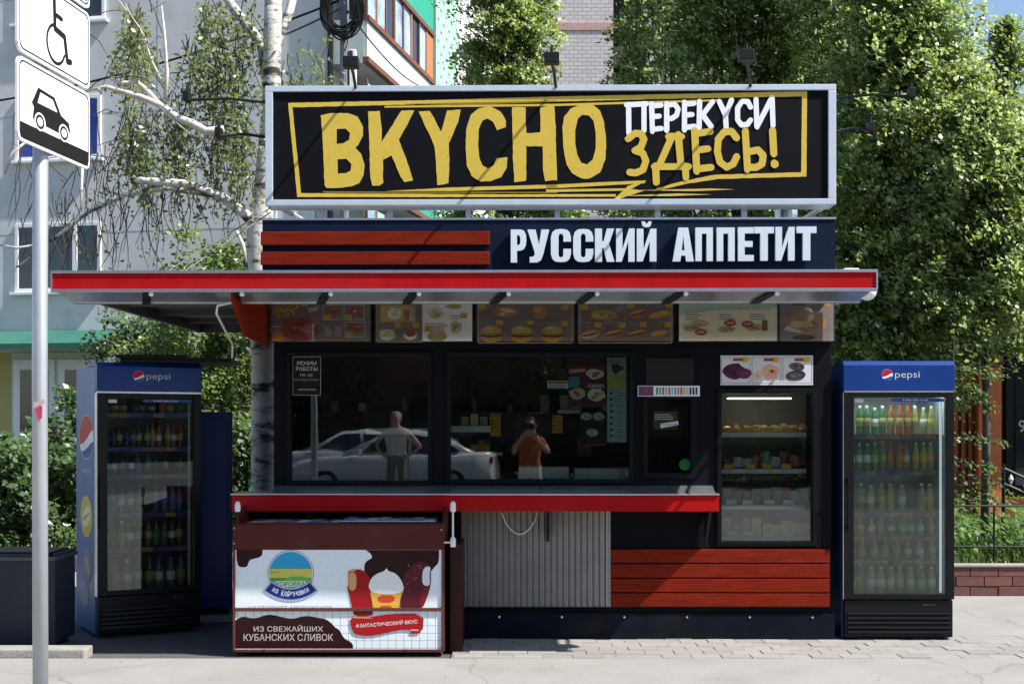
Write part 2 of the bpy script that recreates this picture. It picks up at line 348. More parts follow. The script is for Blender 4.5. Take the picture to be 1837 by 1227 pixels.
# canopy
cx0, cx1 = K(95, 500, -1.18).x, K(1573, 500, -1.18).x
MB().box(cx0 + .02, cx1 - .02, -1.165, 2.4, 2.465, 2.50).build('canopy_roof', M_sof, kio)
MB().box(cx0 + .02, cx0 + .06, -1.15, 2.4, 2.385, 2.465).box(cx0 + .06, cx1 - .02, 2.36, 2.4, 2.385, 2.465).build('edge_beam', M_sof, kio)
for yy in (-.6, .2, 1.0, 1.8): MB().box(cx0 + .06, x0 - .02, yy, yy + .05, 2.425, 2.465).build('purlin', M_sof, kio)
MB().box(cx0, cx1, -1.18, -1.166, 2.405, 2.505).build('red_band', M_red, kio)
tr = MB().box(cx0 - .01, cx1 + .01, -1.19, -1.15, 2.505, 2.522).box(cx0 - .01, cx1 + .01, -1.19, -1.155, 2.386, 2.405)
tr.box(cx0 - .012, cx0, -1.188, -1.15, 2.405, 2.505).box(cx1, cx1 + .012, -1.188, -1.15, 2.405, 2.505); tr.build('band_trim', M_alu, kio, bevel=.002)
MB().prism([(-1.155, 2.386), (-.9, 2.342), (-.9, 2.352), (-1.155, 2.396)], cx0 + .03, cx1 - .03).build('gutter_sheet', M_steel, kio)
MB().box(cx0 + .03, cx1 - .03, -.905, -.89, 2.336, 2.352).build('gutter_lip', M_alu, kio)
for i, px in enumerate((268, 431, 590, 748, 908, 1066, 1224, 1386)):  # black straps modelled in place of the bracket shadows on the gutter sheet
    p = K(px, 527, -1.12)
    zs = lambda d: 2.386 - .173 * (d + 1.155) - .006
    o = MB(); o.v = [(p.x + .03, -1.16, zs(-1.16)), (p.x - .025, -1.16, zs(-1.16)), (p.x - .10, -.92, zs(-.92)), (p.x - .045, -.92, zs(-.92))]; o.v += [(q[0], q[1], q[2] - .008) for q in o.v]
    o.f = [(0, 1, 2, 3), (7, 6, 5, 4), (0, 4, 5, 1), (1, 5, 6, 2), (2, 6, 7, 3), (3, 7, 4, 0)]; o.m = [0] * 6; o = o.build('shadow_strap', M_black, kio)
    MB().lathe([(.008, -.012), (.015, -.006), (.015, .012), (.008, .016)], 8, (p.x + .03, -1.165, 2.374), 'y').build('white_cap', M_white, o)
# red fin at the left end
xa = K(485, 600).x
MB().prism([(-1.15, 2.463), (-1.15, 2.335), (-.76, 2.136), (0, 2.115), (0, 2.463)], xa - .03, xa - .012).build('side_fin', M_wood, kio)
# fascia with boards and raised letters
kpart('fascia', M_navy, 470, 1497, 394, 520, -.18, .10, .003)
kpart('fascia_trim', M_alu, 468, 1499, 391, 394.5, -.188, .10, .001)
for y0, y1 in ((415, 439), (451, 474.5)): kpart('board', M_wood, 467, 879, y0, y1, -.225, -.181, .004)
HL = {'П': [[(0,0),(.36,0),(.36,.82),(.64,.82),(.64,0),(1,0),(1,1),(0,1)]], 'Т': [[(.31,0),(.69,0),(.69,.81),(1,.81),(1,1),(0,1),(0,.81),(.31,.81)]],
      'Е': [[(0,0),(1,0),(1,.18),(.42,.18),(.42,.42),(.93,.42),(.93,.59),(.42,.59),(.42,.82),(1,.82),(1,1),(0,1)]], 'И': [[(0,0),(.30,0),(.66,.62),(.66,0),(1,0),(1,1),(.70,1),(.34,.38),(.34,1),(0,1)]],
      'Р': [[(0,0),(.40,0),(.40,.36),(.62,.36),(.85,.41),(.97,.53),(1,.69),(.97,.85),(.85,.96),(.65,1),(0,1)], [(.40,.53),(.54,.53),(.61,.6),(.61,.76),(.54,.83),(.40,.83)]],
      'У': [[(0,1),(.37,1),(.53,.55),(.64,1),(1,1),(.72,.24),(.62,.07),(.44,0),(.10,0),(.10,.17),(.24,.17),(.33,.23),(.32,.33)]],
      'С': [[(1,.62),(.62,.62),(.62,.78),(.58,.84),(.5,.86),(.42,.84),(.38,.78),(.38,.22),(.42,.16),(.5,.14),(.58,.16),(.62,.22),(.62,.40),(1,.40),(1,.25),(.93,.1),(.78,.02),(.5,0),(.22,.02),(.07,.1),(0,.25),(0,.75),(.07,.9),(.22,.98),(.5,1),(.78,.98),(.93,.9),(1,.75)]],
      'К': [[(0,0),(.36,0),(.36,.42),(.43,.42),(.61,0),(1,0),(.72,.54),(.98,1),(.61,1),(.44,.62),(.36,.62),(.36,1),(0,1)]], 'А': [[(0,0),(.36,0),(.40,.17),(.60,.17),(.64,0),(1,0),(.73,1),(.27,1)], [(.43,.33),(.57,.33),(.5,.75)]],
      'Й': [[(0,0),(.30,0),(.66,.51),(.66,0),(1,0),(1,.82),(.70,.82),(.34,.31),(.34,.82),(0,.82)], None, [(.24,1),(.42,1),(.45,.95),(.55,.95),(.58,1),(.76,1),(.71,.90),(.60,.86),(.40,.86),(.29,.90)]]}
def letter3d(ch, px0, px1, py0, py1, d0, d1, m, bold):
    a = K(px0, py0, d0); c = K(px1, py1, d0); L = HL[ch]; mb = MB(); parts = [[L[0], L[2]]] if len(L) > 2 else [L]
    groups = [[L[0]], [L[2]]] if len(L) > 2 else [L]
    for loops in groups:
        flat = [p for l in loops for p in l]; n = len(flat); base = len(mb.v); tris = tessellate_polygon([[Vector((p[0], p[1], 0)) for p in l] for l in loops])
        for d in (d0, d1): mb.v += [(a.x + u * (c.x - a.x), d, c.z + w_ * (a.z - c.z)) for u, w_ in flat]
        mb.f += [tuple(base + i for i in t) for t in tris] + [tuple(base + n + i for i in reversed(t)) for t in tris]; o = 0
        for l in loops:
            for i in range(len(l)): j = (i + 1) % len(l); mb.f.append((base + o + i, base + o + j, base + n + o + j, base + n + o + i))
            o += len(l)
    mb.m = [0] * len(mb.f); return mb.build('letter', m, kio)
M_let = mat('acrylic_letter', (.66, .72, .78), .3, var=.03, scale=5)
for ch, a, c, t, bt in (('Р', 917, 945, 412, 471), ('У', 947, 986, 412, 471), ('С', 989, 1025, 411, 470.5), ('С', 1029, 1065, 411, 470.5), ('К', 1068, 1103, 410.5, 470), ('И', 1106, 1139, 410.5, 470), ('Й', 1143, 1178, 398, 469.5),
                        ('А', 1207, 1245, 409, 469.5), ('П', 1248, 1279, 409, 469), ('П', 1286, 1318, 409, 469), ('Е', 1324, 1352, 408.5, 469), ('Т', 1353, 1388, 408, 468.5), ('И', 1391, 1425, 408, 468.5), ('Т', 1429, 1464, 407.5, 468)):
    letter3d(ch, a, c, t, bt, -.225, -.19, M_let, .06)
# upper lightbox sign
DS = -.16
kpart('sign_box', M_sgn, 484, 1489, 162, 360, DS, DS + .2, .002)
fr = MB()
for r in ((475, 1499, 153, 163.5), (475, 1499, 357.5, 368), (475, 488.5, 163.5, 357.5), (1485, 1499, 163.5, 357.5)): kbox(fr, *r, DS - .018, DS + .21)
fr.build('sign_frame', M_sil, kio, bevel=.004)
o_ = K(0, 0, DS - .001); sS = F / (DW + DS - .001)
P = Print(o_, (1 / sS, 0, 0), (0, 0, -1 / sS)); P.N = Vector((0, -1, 0))     # u, v are photo pixels on the sign plane
YEL = 'CDB048'; DYEL = '8A7424'
def z2(pts): return [(460 + x / 3.402, 140 + y / 3.402) for x, y in pts]
def z3(pts): return [(980 + x / 3.402, 140 + y / 3.402) for x, y in pts]
def rough(pts, j=.55):
    out = []
    for i, (x, y) in enumerate(pts):
        x2, y2 = pts[(i + 1) % len(pts)]; L = math.hypot(x2 - x, y2 - y); n = max(1, int(L / 7))
        for k_ in range(n): out.append((x + (x2 - x) * k_ / n + rnd.uniform(-j, j), y + (y2 - y) * k_ / n + rnd.uniform(-j, j)))
    return out
# hand-drawn frame lines
P.poly(rough([(516.5, 184), (524, 190), (540, 346), (533, 353)], .3), YEL)
P.poly(rough([(517, 184), (760, 180), (1000, 174), (1446, 166), (1446, 175), (1230, 178), (1000, 183), (760, 187), (524, 192)], .3), YEL); P.up()
P.poly(z2([(900, 157), (1837, 140), (1837, 148), (1200, 168)]), DYEL).poly([(690, 190), (1000, 187), (1290, 180), (1290, 183), (1000, 191), (690, 193)], YEL)
P.poly(rough(z3([(1558, 100), (1588, 90), (1585, 606), (1552, 606)]), .3), YEL); P.up()
P.poly(rough(z3([(1580, 580), (1582, 607), (1050, 620), (850, 650), (700, 685), (670, 680), (780, 645), (1020, 595)]), .3), YEL)
P.poly(rough([(533, 346), (640, 347), (900, 349), (1105, 349), (1105, 353.5), (800, 353.5), (533, 353)], .25), YEL); P.up()
P.poly(z2([(400, 690), (900, 694), (1837, 697), (1837, 704), (900, 702), (420, 700)]), DYEL).poly(z3([(0, 682), (490, 676), (480, 690), (0, 698)]), YEL)
P.poly(rough(z2([(790, 690), (1200, 668), (1837, 652), (1837, 674), (1200, 690)]), .2), YEL).poly(rough(z3([(0, 655), (300, 640), (610, 628), (600, 645), (300, 662), (0, 676)]), .2), YEL); P.up()
P.poly(rough(z3([(612, 628), (520, 680), (600, 690), (440, 742), (418, 736), (470, 690), (500, 660)]), .2), YEL)
P.poly(z3([(560, 688), (1000, 678), (1150, 684), (900, 694)]), YEL).poly(z3([(430, 722), (800, 708), (1010, 714), (760, 724)]), YEL); P.up()
P.poly(rough(z2([(393, 225), (440, 215), (560, 212), (620, 235), (652, 300), (650, 350), (620, 410), (603, 422), (640, 460), (662, 530), (655, 590), (630, 640), (580, 660), (480, 672), (425, 668), (415, 650), (405, 400)])), YEL,
       [z2([(490, 310), (545, 308), (572, 335), (565, 375), (535, 395), (490, 402)]), z2([(495, 495), (550, 492), (580, 525), (575, 565), (545, 580), (497, 582)])])
P.poly(rough(z2([(682, 205), (755, 200), (765, 310), (765, 390), (885, 200), (965, 198), (935, 260), (870, 375), (895, 440), (935, 545), (955, 625), (905, 635), (880, 600), (825, 470), (775, 500), (772, 580), (775, 640), (750, 655), (708, 658), (695, 600), (690, 400)])), YEL)
P.poly(rough(z2([(990, 205), (1060, 200), (1130, 330), (1165, 200), (1248, 193), (1232, 270), (1175, 400), (1180, 500), (1175, 640), (1140, 652), (1105, 655), (1098, 520), (1090, 420), (1040, 310)])), YEL)
P.poly(rough(z2([(1525, 300), (1470, 322), (1445, 270), (1410, 250), (1380, 262), (1358, 310), (1355, 400), (1360, 480), (1380, 535), (1415, 553), (1450, 535), (1465, 490), (1535, 485), (1530, 550), (1495, 605), (1430, 632), (1370, 632), (1315, 600), (1285, 530), (1278, 430), (1282, 310), (1310, 225), (1360, 185), (1430, 175), (1490, 205), (1525, 260)])), YEL)
P.poly(rough(z2([(1562, 180), (1645, 180), (1648, 340), (1735, 335), (1733, 180), (1820, 170), (1828, 300), (1830, 450), (1835, 560), (1838, 625), (1762, 630), (1750, 560), (1748, 420), (1648, 418), (1648, 630), (1575, 638), (1568, 500), (1565, 350)])), YEL)
P.poly(rough(z3([(100, 300), (110, 240), (150, 190), (210, 163), (280, 163), (330, 200), (355, 280), (367, 400), (362, 500), (330, 580), (270, 615), (220, 617), (160, 585), (125, 530), (105, 430)])), YEL, [z3([(178, 320), (195, 250), (220, 228), (260, 232), (290, 265), (303, 340), (303, 430), (285, 500), (250, 530), (215, 520), (190, 470), (178, 400)])])
WHT = 'E6E8EC'
for c_ in ([(505, 340), (503, 165)], [(490, 168), (612, 162)], [(597, 165), (597, 325)], [(643, 162), (648, 330)], [(643, 175), (702, 170)], [(645, 240), (690, 237)], [(648, 318), (703, 312)],
           [(735, 325), (735, 160)], [(735, 172), (785, 165), (805, 195), (795, 232), (765, 252), (738, 252)], [(843, 152), (843, 322)], [(843, 166), (902, 160)], [(845, 232), (890, 228)], [(845, 307), (905, 300)],
           [(935, 148), (932, 312)], [(1015, 150), (942, 245)], [(950, 225), (1007, 303)], [(1055, 148), (1090, 225)], [(1130, 140), (1092, 235), (1097, 315)],
           [(1245, 185), (1228, 150), (1190, 150), (1166, 190), (1166, 260), (1190, 293), (1225, 290), (1245, 262)], [(1278, 135), (1284, 305)], [(1288, 298), (1368, 140)], [(1375, 125), (1381, 298)]):
    P.stroke(z3(c_), 9.3, WHT, .06)
for c_ in ([(500, 375), (540, 342), (580, 345), (596, 380), (580, 425), (540, 447)], [(545, 447), (590, 462), (608, 510), (590, 565), (545, 583), (508, 578)],
           [(672, 640), (668, 540)], [(660, 545), (868, 545)], [(848, 540), (852, 612)], [(690, 535), (765, 365)], [(745, 362), (825, 362)], [(805, 350), (822, 535)],
           [(905, 325), (918, 575)], [(910, 345), (1000, 332)], [(915, 445), (985, 437)], [(918, 560), (1005, 550)], [(1160, 372), (1130, 332), (1085, 335), (1048, 380), (1043, 450), (1060, 520), (1100, 550), (1140, 530), (1160, 485)],
           [(1213, 330), (1226, 565)], [(1222, 458), (1290, 445), (1322, 480), (1315, 530), (1275, 552), (1228, 550)], [(1378, 325), (1386, 470)], [(1389, 528), (1392, 532)]):
    P.stroke(z3(c_), 12.4 if c_[0] != (1389, 528) else 14.5, YEL, .06)
P.up()
for i in range(130):          # specks of worn ink in the big letters
    x, y = rnd.uniform(578, 1085), rnd.uniform(200, 328); a = rnd.uniform(0, 3.1); L = rnd.uniform(.6, 2.6)
    P.poly([(x, y), (x + L * math.cos(a), y + L * math.sin(a)), (x + L * math.cos(a) + .6, y + L * math.sin(a) + .7), (x + .3, y + .9)], '15130F')
P.build('printed_lettering', kio)
# posts, vent pipe and stays between roof and sign
for px in (575, 700, 840, 1000, 1180, 1335): MB().box(K(px, 380, -.05).x - .018, K(px, 380, -.05).x + .018, -.05, -.01, 2.5, 3.6).build('sign_post', M_steel, kio)
MB().tube([K(1408, 394, .35), K(1408, 300, .35)], .085, 18).build('vent_pipe', M_steel, kio)
MB().tube([K(1488, 366, -.1), K(1440, 394, .5)], .018, 6).build('brace', M_sil, kio)
MB().tube([K(492, 366, -.1), K(540, 394, .5)], .018, 6).build('brace', M_sil, kio)
for a, c in (((485, 372, -.1), (300, 487, -1.1)), ((485, 380, -.05), (330, 487, -.6))): MB().tube([K(*a), K(*c)], .004, 6).build('stay_cable', M_sof, kio)
# floodlights on arms over the sign and at its ends
def flood(p0, p1, hw=.05):
    o = MB().tube([p0, (Vector(p0) + Vector(p1)) / 2 + Vector((0, 0, .02)), p1], .011, 6).build('lamp_arm', M_black, kio)
    p = Vector(p1); MB().box(p.x - hw, p.x + hw, p.y - .05, p.y + .04, p.z - .015, p.z + .055).build('floodlight', M_black, o, bevel=.006)
    MB().tube([p + Vector((0, 0, .05)), p + Vector((0, 0, .1))], .012, 6).build('lamp_knuckle', M_black, o)
for px, py in ((632, 118), (992, 112), (1340, 108)): flood(K(px + 6, 158, DS), K(px, py, -.75))
for a, c in (((478, 183, .0), (335, 178, -.15)), ((480, 246, .0), (392, 243, -.15)), ((1497, 178, .0), (1632, 176, -.15)), ((1497, 238, 0), (1560, 236, -.15))): flood(K(*a), K(*c), .022)
# round white lamps at the right end of the canopy
MB().lathe([(.01, -.06), (.05, -.05), (.062, 0), (.05, .05), (.02, .07)], 14, K(1557, 523, -1.0), 'y').build('end_lamp', M_white, kio, smooth=True)
MB().box(*[v for v in (K(1512, 0, -.9).x, K(1540, 0, -.9).x)], -.95, -.85, 2.5, 2.56).build('roof_junction_box', M_white, kio, bevel=.01)
MB().tube([K(1500, 545, -.1), K(1553, 527, -1.0)], .012, 6).build('end_brace', M_sil, kio)

# counter with steel top
M_ctr = M_red
ca, cb = K(415, 887, -.30), K(1290, 887, -.30)
MB().box(ca.x, cb.x, -.30, -.287, .951, 1.062).box(cb.x - .013, cb.x, -.287, 0, .951, 1.062).box(ca.x, ca.x + .013, -.287, 0, .951, 1.062).build('counter_band', M_red, kio, bevel=.002)
MB().box(ca.x - .004, cb.x + .004, -.312, 0, 1.064, 1.074).build('counter_top', M_steel, kio, bevel=.003)
xs = [K(p, 0).x for p in (492, 640, 806, 970, 1110, 1200, 1278)]
for i in range(6): MB().prism([(-.14, 1.075), (0, 1.075), (0, 1.118), (-.012, 1.118)], xs[i] + .003, xs[i + 1] - .003).build('counter_upstand', M_steel, kio)
for px in (560, 980, 1262): MB().prism([(-.28, .95), (-.02, .95), (-.02, .72), (-.05, .72)], K(px, 0).x, K(px, 0).x + .02).build('counter_bracket', M_black, kio)
# louvred grille of vertical blades, lower boards
M_blade = mat('pale_blade', (.32, .30, .28), .5, var=.08, scale=9, dirt=.35)
kpart('grille_back', M_black, 826, 1088, 905, 1087, -.006, -.001, 0)
za, zb = K(0, 905).z, K(0, 1086).z
for i in range(25):
    x = K(829 + i * 10.72, 0).x; Mx = Matrix.Translation((x, -.035, 0)) @ Matrix.Rotation(R(-30), 4, 'Z')
    MB().box(-.003, .036, -.003, .003, zb, za, Mx).build('blade', M_blade, kio)
MB().box(K(826, 0).x, K(1088, 0).x, -.05, -.006, zb - .006, zb - .001).build('grille_sill', M_black, kio)
MB().box(K(1086.5, 0).x, K(1090, 0).x, -.05, -.002, zb, za).build('grille_edge', M_blade, kio)
for i in range(4): kpart('board', M_wood, 1093 + i % 2, 1487, 985 + i * 26.2, 1009 + i * 26.2, -.04, -.004, .004)
cb_ = [K(900 + 65 * t, 918 + 40 * math.sin(math.pi * t) ** .7, -.06) for t in np.linspace(0, 1, 14)]
MB().tube(cb_, .005, 6).build('white_cable', M_white, kio)
MB().tube([K(1270, 915, -.02), K(1271, 940, -.03), K(1266, 965, -.02), K(1268, 982, -.01)], .004, 6).build('black_cable', M_black, kio)
wc = [K(424, 541, -1.0), K(392, 548, -1.0), K(390, 562, -.95), K(404, 592, -.5), K(416, 618, 0), K(415, 640, .1)]
MB().tube(wc, .008, 6).build('white_conduit', M_white, kio)

# menu panels under the canopy
DM = -.05
BRN = '7A6D68'
def panel(px0, px1, bgc):
    kpart('menu_panel', ink('1C1A1A'), px0 - 3, px1 + 3, 533, 614, DM, .0, .002)
    kpart('menu_cover', M_plexi, px0 - 2, px1 + 2, 534, 613, DM - .03, DM - .027, 0)
    s = F / (DW + DM); p = Print(K(0, 0, DM), (1 / s, 0, 0), (0, 0, -1 / s)); p.N = Vector((0, -1, 0)); p.rect(px0, px1, 535, 612, bgc).up(); return p
def food(p, x, y, rx, ry, cols, n=7):
    p.ell(x, y, rx, ry, cols[0], jit=.12, n=16); p.L += .3
    for i in range(n):
        a = rnd.uniform(0, 6.28); q = rnd.uniform(0, .6); p.ell(x + rx * q * math.cos(a), y + ry * q * math.sin(a), rx * rnd.uniform(.15, .35), ry * rnd.uniform(.12, .3), rnd.choice(cols[1:]), n=9, rot=rnd.uniform(-.5, .5), jit=.15); p.L += .15
def price(p, x, y): p.rect(x, x + 12, y, y + 9, 'C9A23C')
def lines(p, x0, x1, y, n=2, c='8C8580'):
    for i in range(n): p.rect(x0, x1 - rnd.uniform(0, (x1 - x0) * .3), y + i * 4, y + i * 4 + 1.6, c)
def burger(p, x, y, r):
    p.ell(x, y + r * .5, r, r * .42, 'B9853E').up(); p.ell(x, y + r * .25, r * 1.02, r * .2, '5B2A16').up(); p.ell(x, y + r * .08, r * 1.05, r * .16, '7E9440'); p.up(); p.ell(x, y - r * .12, r * .98, r * .55, 'CF9F52', 180, 360); p.ell(x, y - r * .1, r * .98, r * .12, 'D7AE63'); p.up(); p.ell(x - r * .2, y - r * .42, r * .4, r * .12, 'E0C088')
p = panel(486, 664, BRN)
p.poly([(489, 549), (533, 542), (535, 554), (491, 561)], 'C9A94A').poly([(493, 560), (526, 555), (528, 565), (495, 570)], 'C9A94A').up()
p.text('КУРИЦА', 492, 531, 558, 546, '3A2A16', .02, -.15); p.text('ГРИЛЬ', 496, 525, 568, 558.5, '3A2A16', .02, -.12); p.text('145Р', 537, 555, 549, 540.5, 'D8D4CE', .02, -.1); p.text('290Р', 552, 571, 559, 550.5, 'D8D4CE', .02, -.1)
food(p, 536, 590, 36, 22, ['8C3322', 'A54830', '742518', 'B86040', 'C0453A'], 12); p.up()
p.poly([(488, 612), (489, 600), (500, 588), (506, 600), (508, 612)], 'C9823A').rect(486, 505, 585, 586.4, 'CFC8C0').rect(577, 620, 584, 585, 'B8B0A8')
for x, y in ((579, 546), (617, 546), (619, 577)): p.frame(x, x + 36, y, y + 28, 1.1, 'C8C0BA'); food(p, x + 20, y + 11, 11, 7, ['A3583A', '8A3E28', 'C0764E', 'D9A67A'], 5); p.up(); price(p, x + 2, y + 18); lines(p, x + 16, x + 34, y + 20)
for x, y in ((582, 588), (582, 596), (600, 588), (600, 596)): lines(p, x, x + 15, y, 2, 'C9C1B8')
p.build('menu_print', kio)
p = panel(674, 847, BRN)
p.rect(758, 847, 535, 612, 'F6F4F0').frame(676, 757, 528, 614, 1, '9C948E').up(); p.text('ПЕРВЫЕ БЛЮДА', 680, 747, 544, 536, 'C9A23C', .025)
p.rect(682, 745, 547, 577, 'CDB36A').rect(736, 744, 549, 576, 'C9C6BE').rect(725, 734, 556, 576, 'B07A4A').up(); food(p, 708, 563, 13, 11, ['E4E6DC', 'AFC29A', '9DB7A0', 'CBD6B8'], 8); p.up()
lines(p, 684, 706, 582); price(p, 708, 579); price(p, 740, 579); lines(p, 722, 738, 582)
food(p, 694, 600, 15, 11, ['D3D2A2', 'B8BE7E', 'E8E6CC'], 6); p.ell(736, 601, 12, 9, 'E6E2DC').up(); p.ell(736, 598, 10, 6, '9C4A48')
price(p, 761, 537); lines(p, 776, 800, 540); food(p, 782, 562, 14, 11, ['D9D6B4', '9AA668', 'C7B27A', 'B39A5A'], 10); food(p, 815, 550, 14, 4.5, ['A8B85C', '7F9A44', 'D0B04A'], 5); lines(p, 808, 828, 566); price(p, 826, 562)
lines(p, 762, 804, 580); price(p, 762, 586); p.ell(784, 604, 18, 9, '93A85A').up(); p.ell(784, 596, 14, 10, 'C9A184').up(); p.ell(784, 590, 11, 6, 'DDBBA0'); food(p, 818, 587, 10, 11, ['C9B488', 'A98E5A', 'D8CBA4', '8C7040'], 8)
p.build('menu_print', kio)
p = panel(856, 1030, BRN); p.frame(858, 1027, 539, 616, 1, 'A39B94').up().rect(905, 972, 536, 546, BRN).up(); p.text('БУТЕРБРОДЫ', 908, 969, 544.5, 536.5, 'C9A23C', .025)
for x, y in ((860, 546), (1008, 547), (890, 574), (946, 574), (1007, 576)): price(p, x, y)
for x, y in ((874, 548), (984, 549), (868, 578), (930, 578), (988, 578)): lines(p, x, x + 15, y)
food(p, 908, 560, 22, 10, ['B87A4E', 'D9CDBB', '8E4A30', 'C99A70', '7E8A44'], 10); p.ell(968, 560, 14.5, 12, 'B57A44').up(); p.ell(965, 556, 8, 5, 'D09A62'); burger(p, 881, 597, 19); burger(p, 936, 597, 19); burger(p, 991, 597, 19)
p.build('menu_print', kio)
p = panel(1037, 1207, BRN); p.frame(1039, 1205, 538, 616, 1, 'A39B94').up().rect(1088, 1158, 535, 545, BRN).up(); p.text('БУТЕРБРОДЫ', 1092, 1154, 543.5, 535.8, 'C9A23C', .025)
p.frame(1041, 1122, 545, 579, 1, 'A39B94'); price(p, 1043, 547); lines(p, 1057, 1075, 549); food(p, 1082, 566, 24, 9, ['B89A54', '7E8A44', '8C5A34', 'D2B87A'], 10); p.ell(1112, 555, 9, 5, '8E98A0', rot=-.4)
for x, y, rx, c in ((1144, 563, 18, 'B87A42'), (1183, 565, 21, 'A8853E'), (1059, 600, 18, 'C9AE84'), (1102, 599, 19, 'B8803E'), (1142, 599, 19, '9A7A3C'), (1182, 599, 17, 'B0743E')):
    p.ell(x, y, rx, 7, c, rot=-.22).up(); p.ell(x, y, rx * .9, 2.6, rnd.choice(('7E9440', '8C3A22', 'CDB04E')), rot=-.22).up(); p.ell(x - 1, y - 3, rx * .85, 2.2, 'D3A868', rot=-.22)
for x, y in ((1125, 544), (1193, 543), (1067, 579), (1110, 579), (1148, 578), (1192, 578)): price(p, x, y); lines(p, x - 18, x - 2, y + 2)
p.build('menu_print', kio)
p = panel(1218, 1393, 'F2ECD2'); p.poly([(1218, 535), (1393, 535), (1393, 552), (1300, 556), (1218, 566)], 'B4D6CE').up()
p.text('ОБЕДЫ', 1226, 1276, 560, 552, 'C7C26A', .03); p.text('ПОЛНЫЙ ОБЕД', 1290, 1380, 558, 549, 'C7C26A', .03)
for x in (1230, 1290, 1345): lines(p, x, x + 30, 564, 3, '8A8676')
for x, y in ((1240, 588), (1256, 580), (1303, 591), (1352, 588)): food(p, x, y, 16, 6, ['C9B27A', '9A8A44', 'A8693E', 'E0DCC8'], 7)
p.up(); p.rect(1366, 1376, 575, 594, '7A5844')
for x, y, t in ((1257, 596, '200Р'), (1309, 580, '250Р'), (1340, 582, '270Р')): p.ell(x, y, 11, 6, 'A8433A').up(); p.text(t, x - 7, x + 7, y + 2.4, y - 2.4, 'E8D8C8', .02)
p.build('menu_print', kio)
p = panel(1398, 1494, '8A807C'); price(p, 1474, 540); lines(p, 1430, 1468, 542, 2, 'A8A09A'); p.rect(1420, 1445, 535, 548, '3A3432').up()
food(p, 1446, 580, 36, 22, ['B08A5C', 'C9A878', '8E6038', 'D8C09A', '9C7A4A'], 14); p.poly([(1404, 592), (1412, 584), (1440, 598), (1420, 596)], 'D9D4CC'); food(p, 1440, 606, 20, 5, ['3A302A', '5A3A2A'], 5)
p.build('menu_print', kio)

# stickers and posters on the glass
def poster(px0, px1, py0, py1, bgc, d, name='poster'):
    o = kpart(name, ink(bgc), px0, px1, py0, py1, d, d + .002, 0); s = F / (DW + d); p = Print(K(0, 0, d), (1 / s, 0, 0), (0, 0, -1 / s)); p.N = Vector((0, -1, 0)); return o, p
o, p = poster(524, 576, 639, 709, '0B0B0C', .014, 'opening_hours_sign'); p.frame(524, 575, 639.5, 709, .8, '9A9A98').up()
p.text('РЕЖИМ', 532, 567, 655, 648, 'A8A8A4', .02); p.text('РАБОТЫ', 530, 569, 665, 657.5, 'A8A8A4', .02); p.text('ПН - ВС', 538, 561, 675.5, 670, 'A59A98', .015); p.text('КРУГЛОСУТОЧНО', 527, 571, 683, 679.5, '8A8A88', .01); p.rect(534, 566, 697.5, 700, '7A7A78'); p.build('sign_print', o)
o, p = poster(1019, 1086, 657, 730, '5A2A1C', .034); p.poly([(1019, 660), (1052, 657), (1052, 667), (1019, 672)], 'A82A2A').rect(1020, 1040, 676, 695, '4F8A90').up(); p.text('НОВИНКА', 1021, 1050, 668, 662, 'E0D0C8', .02, -.1); p.text('НОВИНКА', 1054, 1084, 696, 689, 'E0D8D0', .02)
food(p, 1068, 671, 16, 9, ['D8D0C0', 'A0522C', 'B0683A', '8C4A28'], 7); food(p, 1035, 706, 15, 10, ['C8BC9C', 'A8622C', 'B84A2A'], 7); food(p, 1070, 708, 16, 11, ['D8CFB8', 'B08A3C', '9A5A2C', 'C9A24A'], 8); p.build('poster_print', o)
o, p = poster(1040, 1086, 738, 800, '2A1816', .034); 
for x, y in ((1051, 747), (1074, 747), (1062, 776)): food(p, x, y, 10, 7, ['B8A89A', '8A4A34', '9C9AA0'], 5)
p.rect(1036, 1086, 797, 799, 'A03A4A'); p.build('poster_print', o)
o, p = poster(1089, 1123, 642, 793, '93A79A', .034, 'price_list'); p.rect(1090, 1122, 672, 697, 'A9A24A'); p.ell(1106, 661, 11, 8, '2E3A28', jit=.3, n=14); lines(p, 1093, 1120, 646, 2, '4A5A3A')
for i in range(8): p.rect(1094, 1099, 703 + i * 11, 707 + i * 11, '2A3230'); lines(p, 1104, 1120, 704 + i * 11, 2, '6A7A74')
p.build('list_print', o)
for x, y, h in ((879, 742, 40), (990, 745, 32)):
    o, p = poster(x, x + 19, y, y + h, 'B07A1C', .036, 'price_tag')
    for i in range(int(h / 7)): p.rect(x + 2, x + 6, y + 3 + i * 7, y + 6 + i * 7, '4A2E0C'); lines(p, x + 8, x + 17, y + 3 + i * 7, 1, '7A5214')
    p.build('tag_print', o)
o, p = poster(982, 1019, 683, 697, 'D8CFC0', .036, 'notice'); p.rect(984, 1017, 684, 688, 'C8763A').up(); lines(p, 985, 1016, 691); p.build('notice_print', o)
o, p = poster(1144, 1255, 692, 711, 'DEDCE2', -.03, 'ice_cream_strip'); p.rect(1145, 1172, 693, 710, '5A3A6A').up(); food(p, 1162, 702, 9, 6, ['7A4048', '9A5A60', '5A2A3A'], 4)
for i, c in enumerate(('4A6A4A', '6A9A5A', '5A7A3A', '8AB0B0', 'C84A5A', '8AB8D0', '5AA0B8', 'C8763A', '9A4A3A', 'B8A27A', 'C0B090', '2E2A6A', '28305A', '2A2A4A')): p.rect(1177 + i * 5.4, 1180.4 + i * 5.4, 695, 708, c)
p.build('strip_print', o)
o, p = poster(1292, 1457, 638, 691, 'C9CBD0', -.006, 'doughnut_poster')
for x in (1293, 1348, 1403): p.frame(x, x + 52, 641, 688, .8, '5A5A60')
p.up()
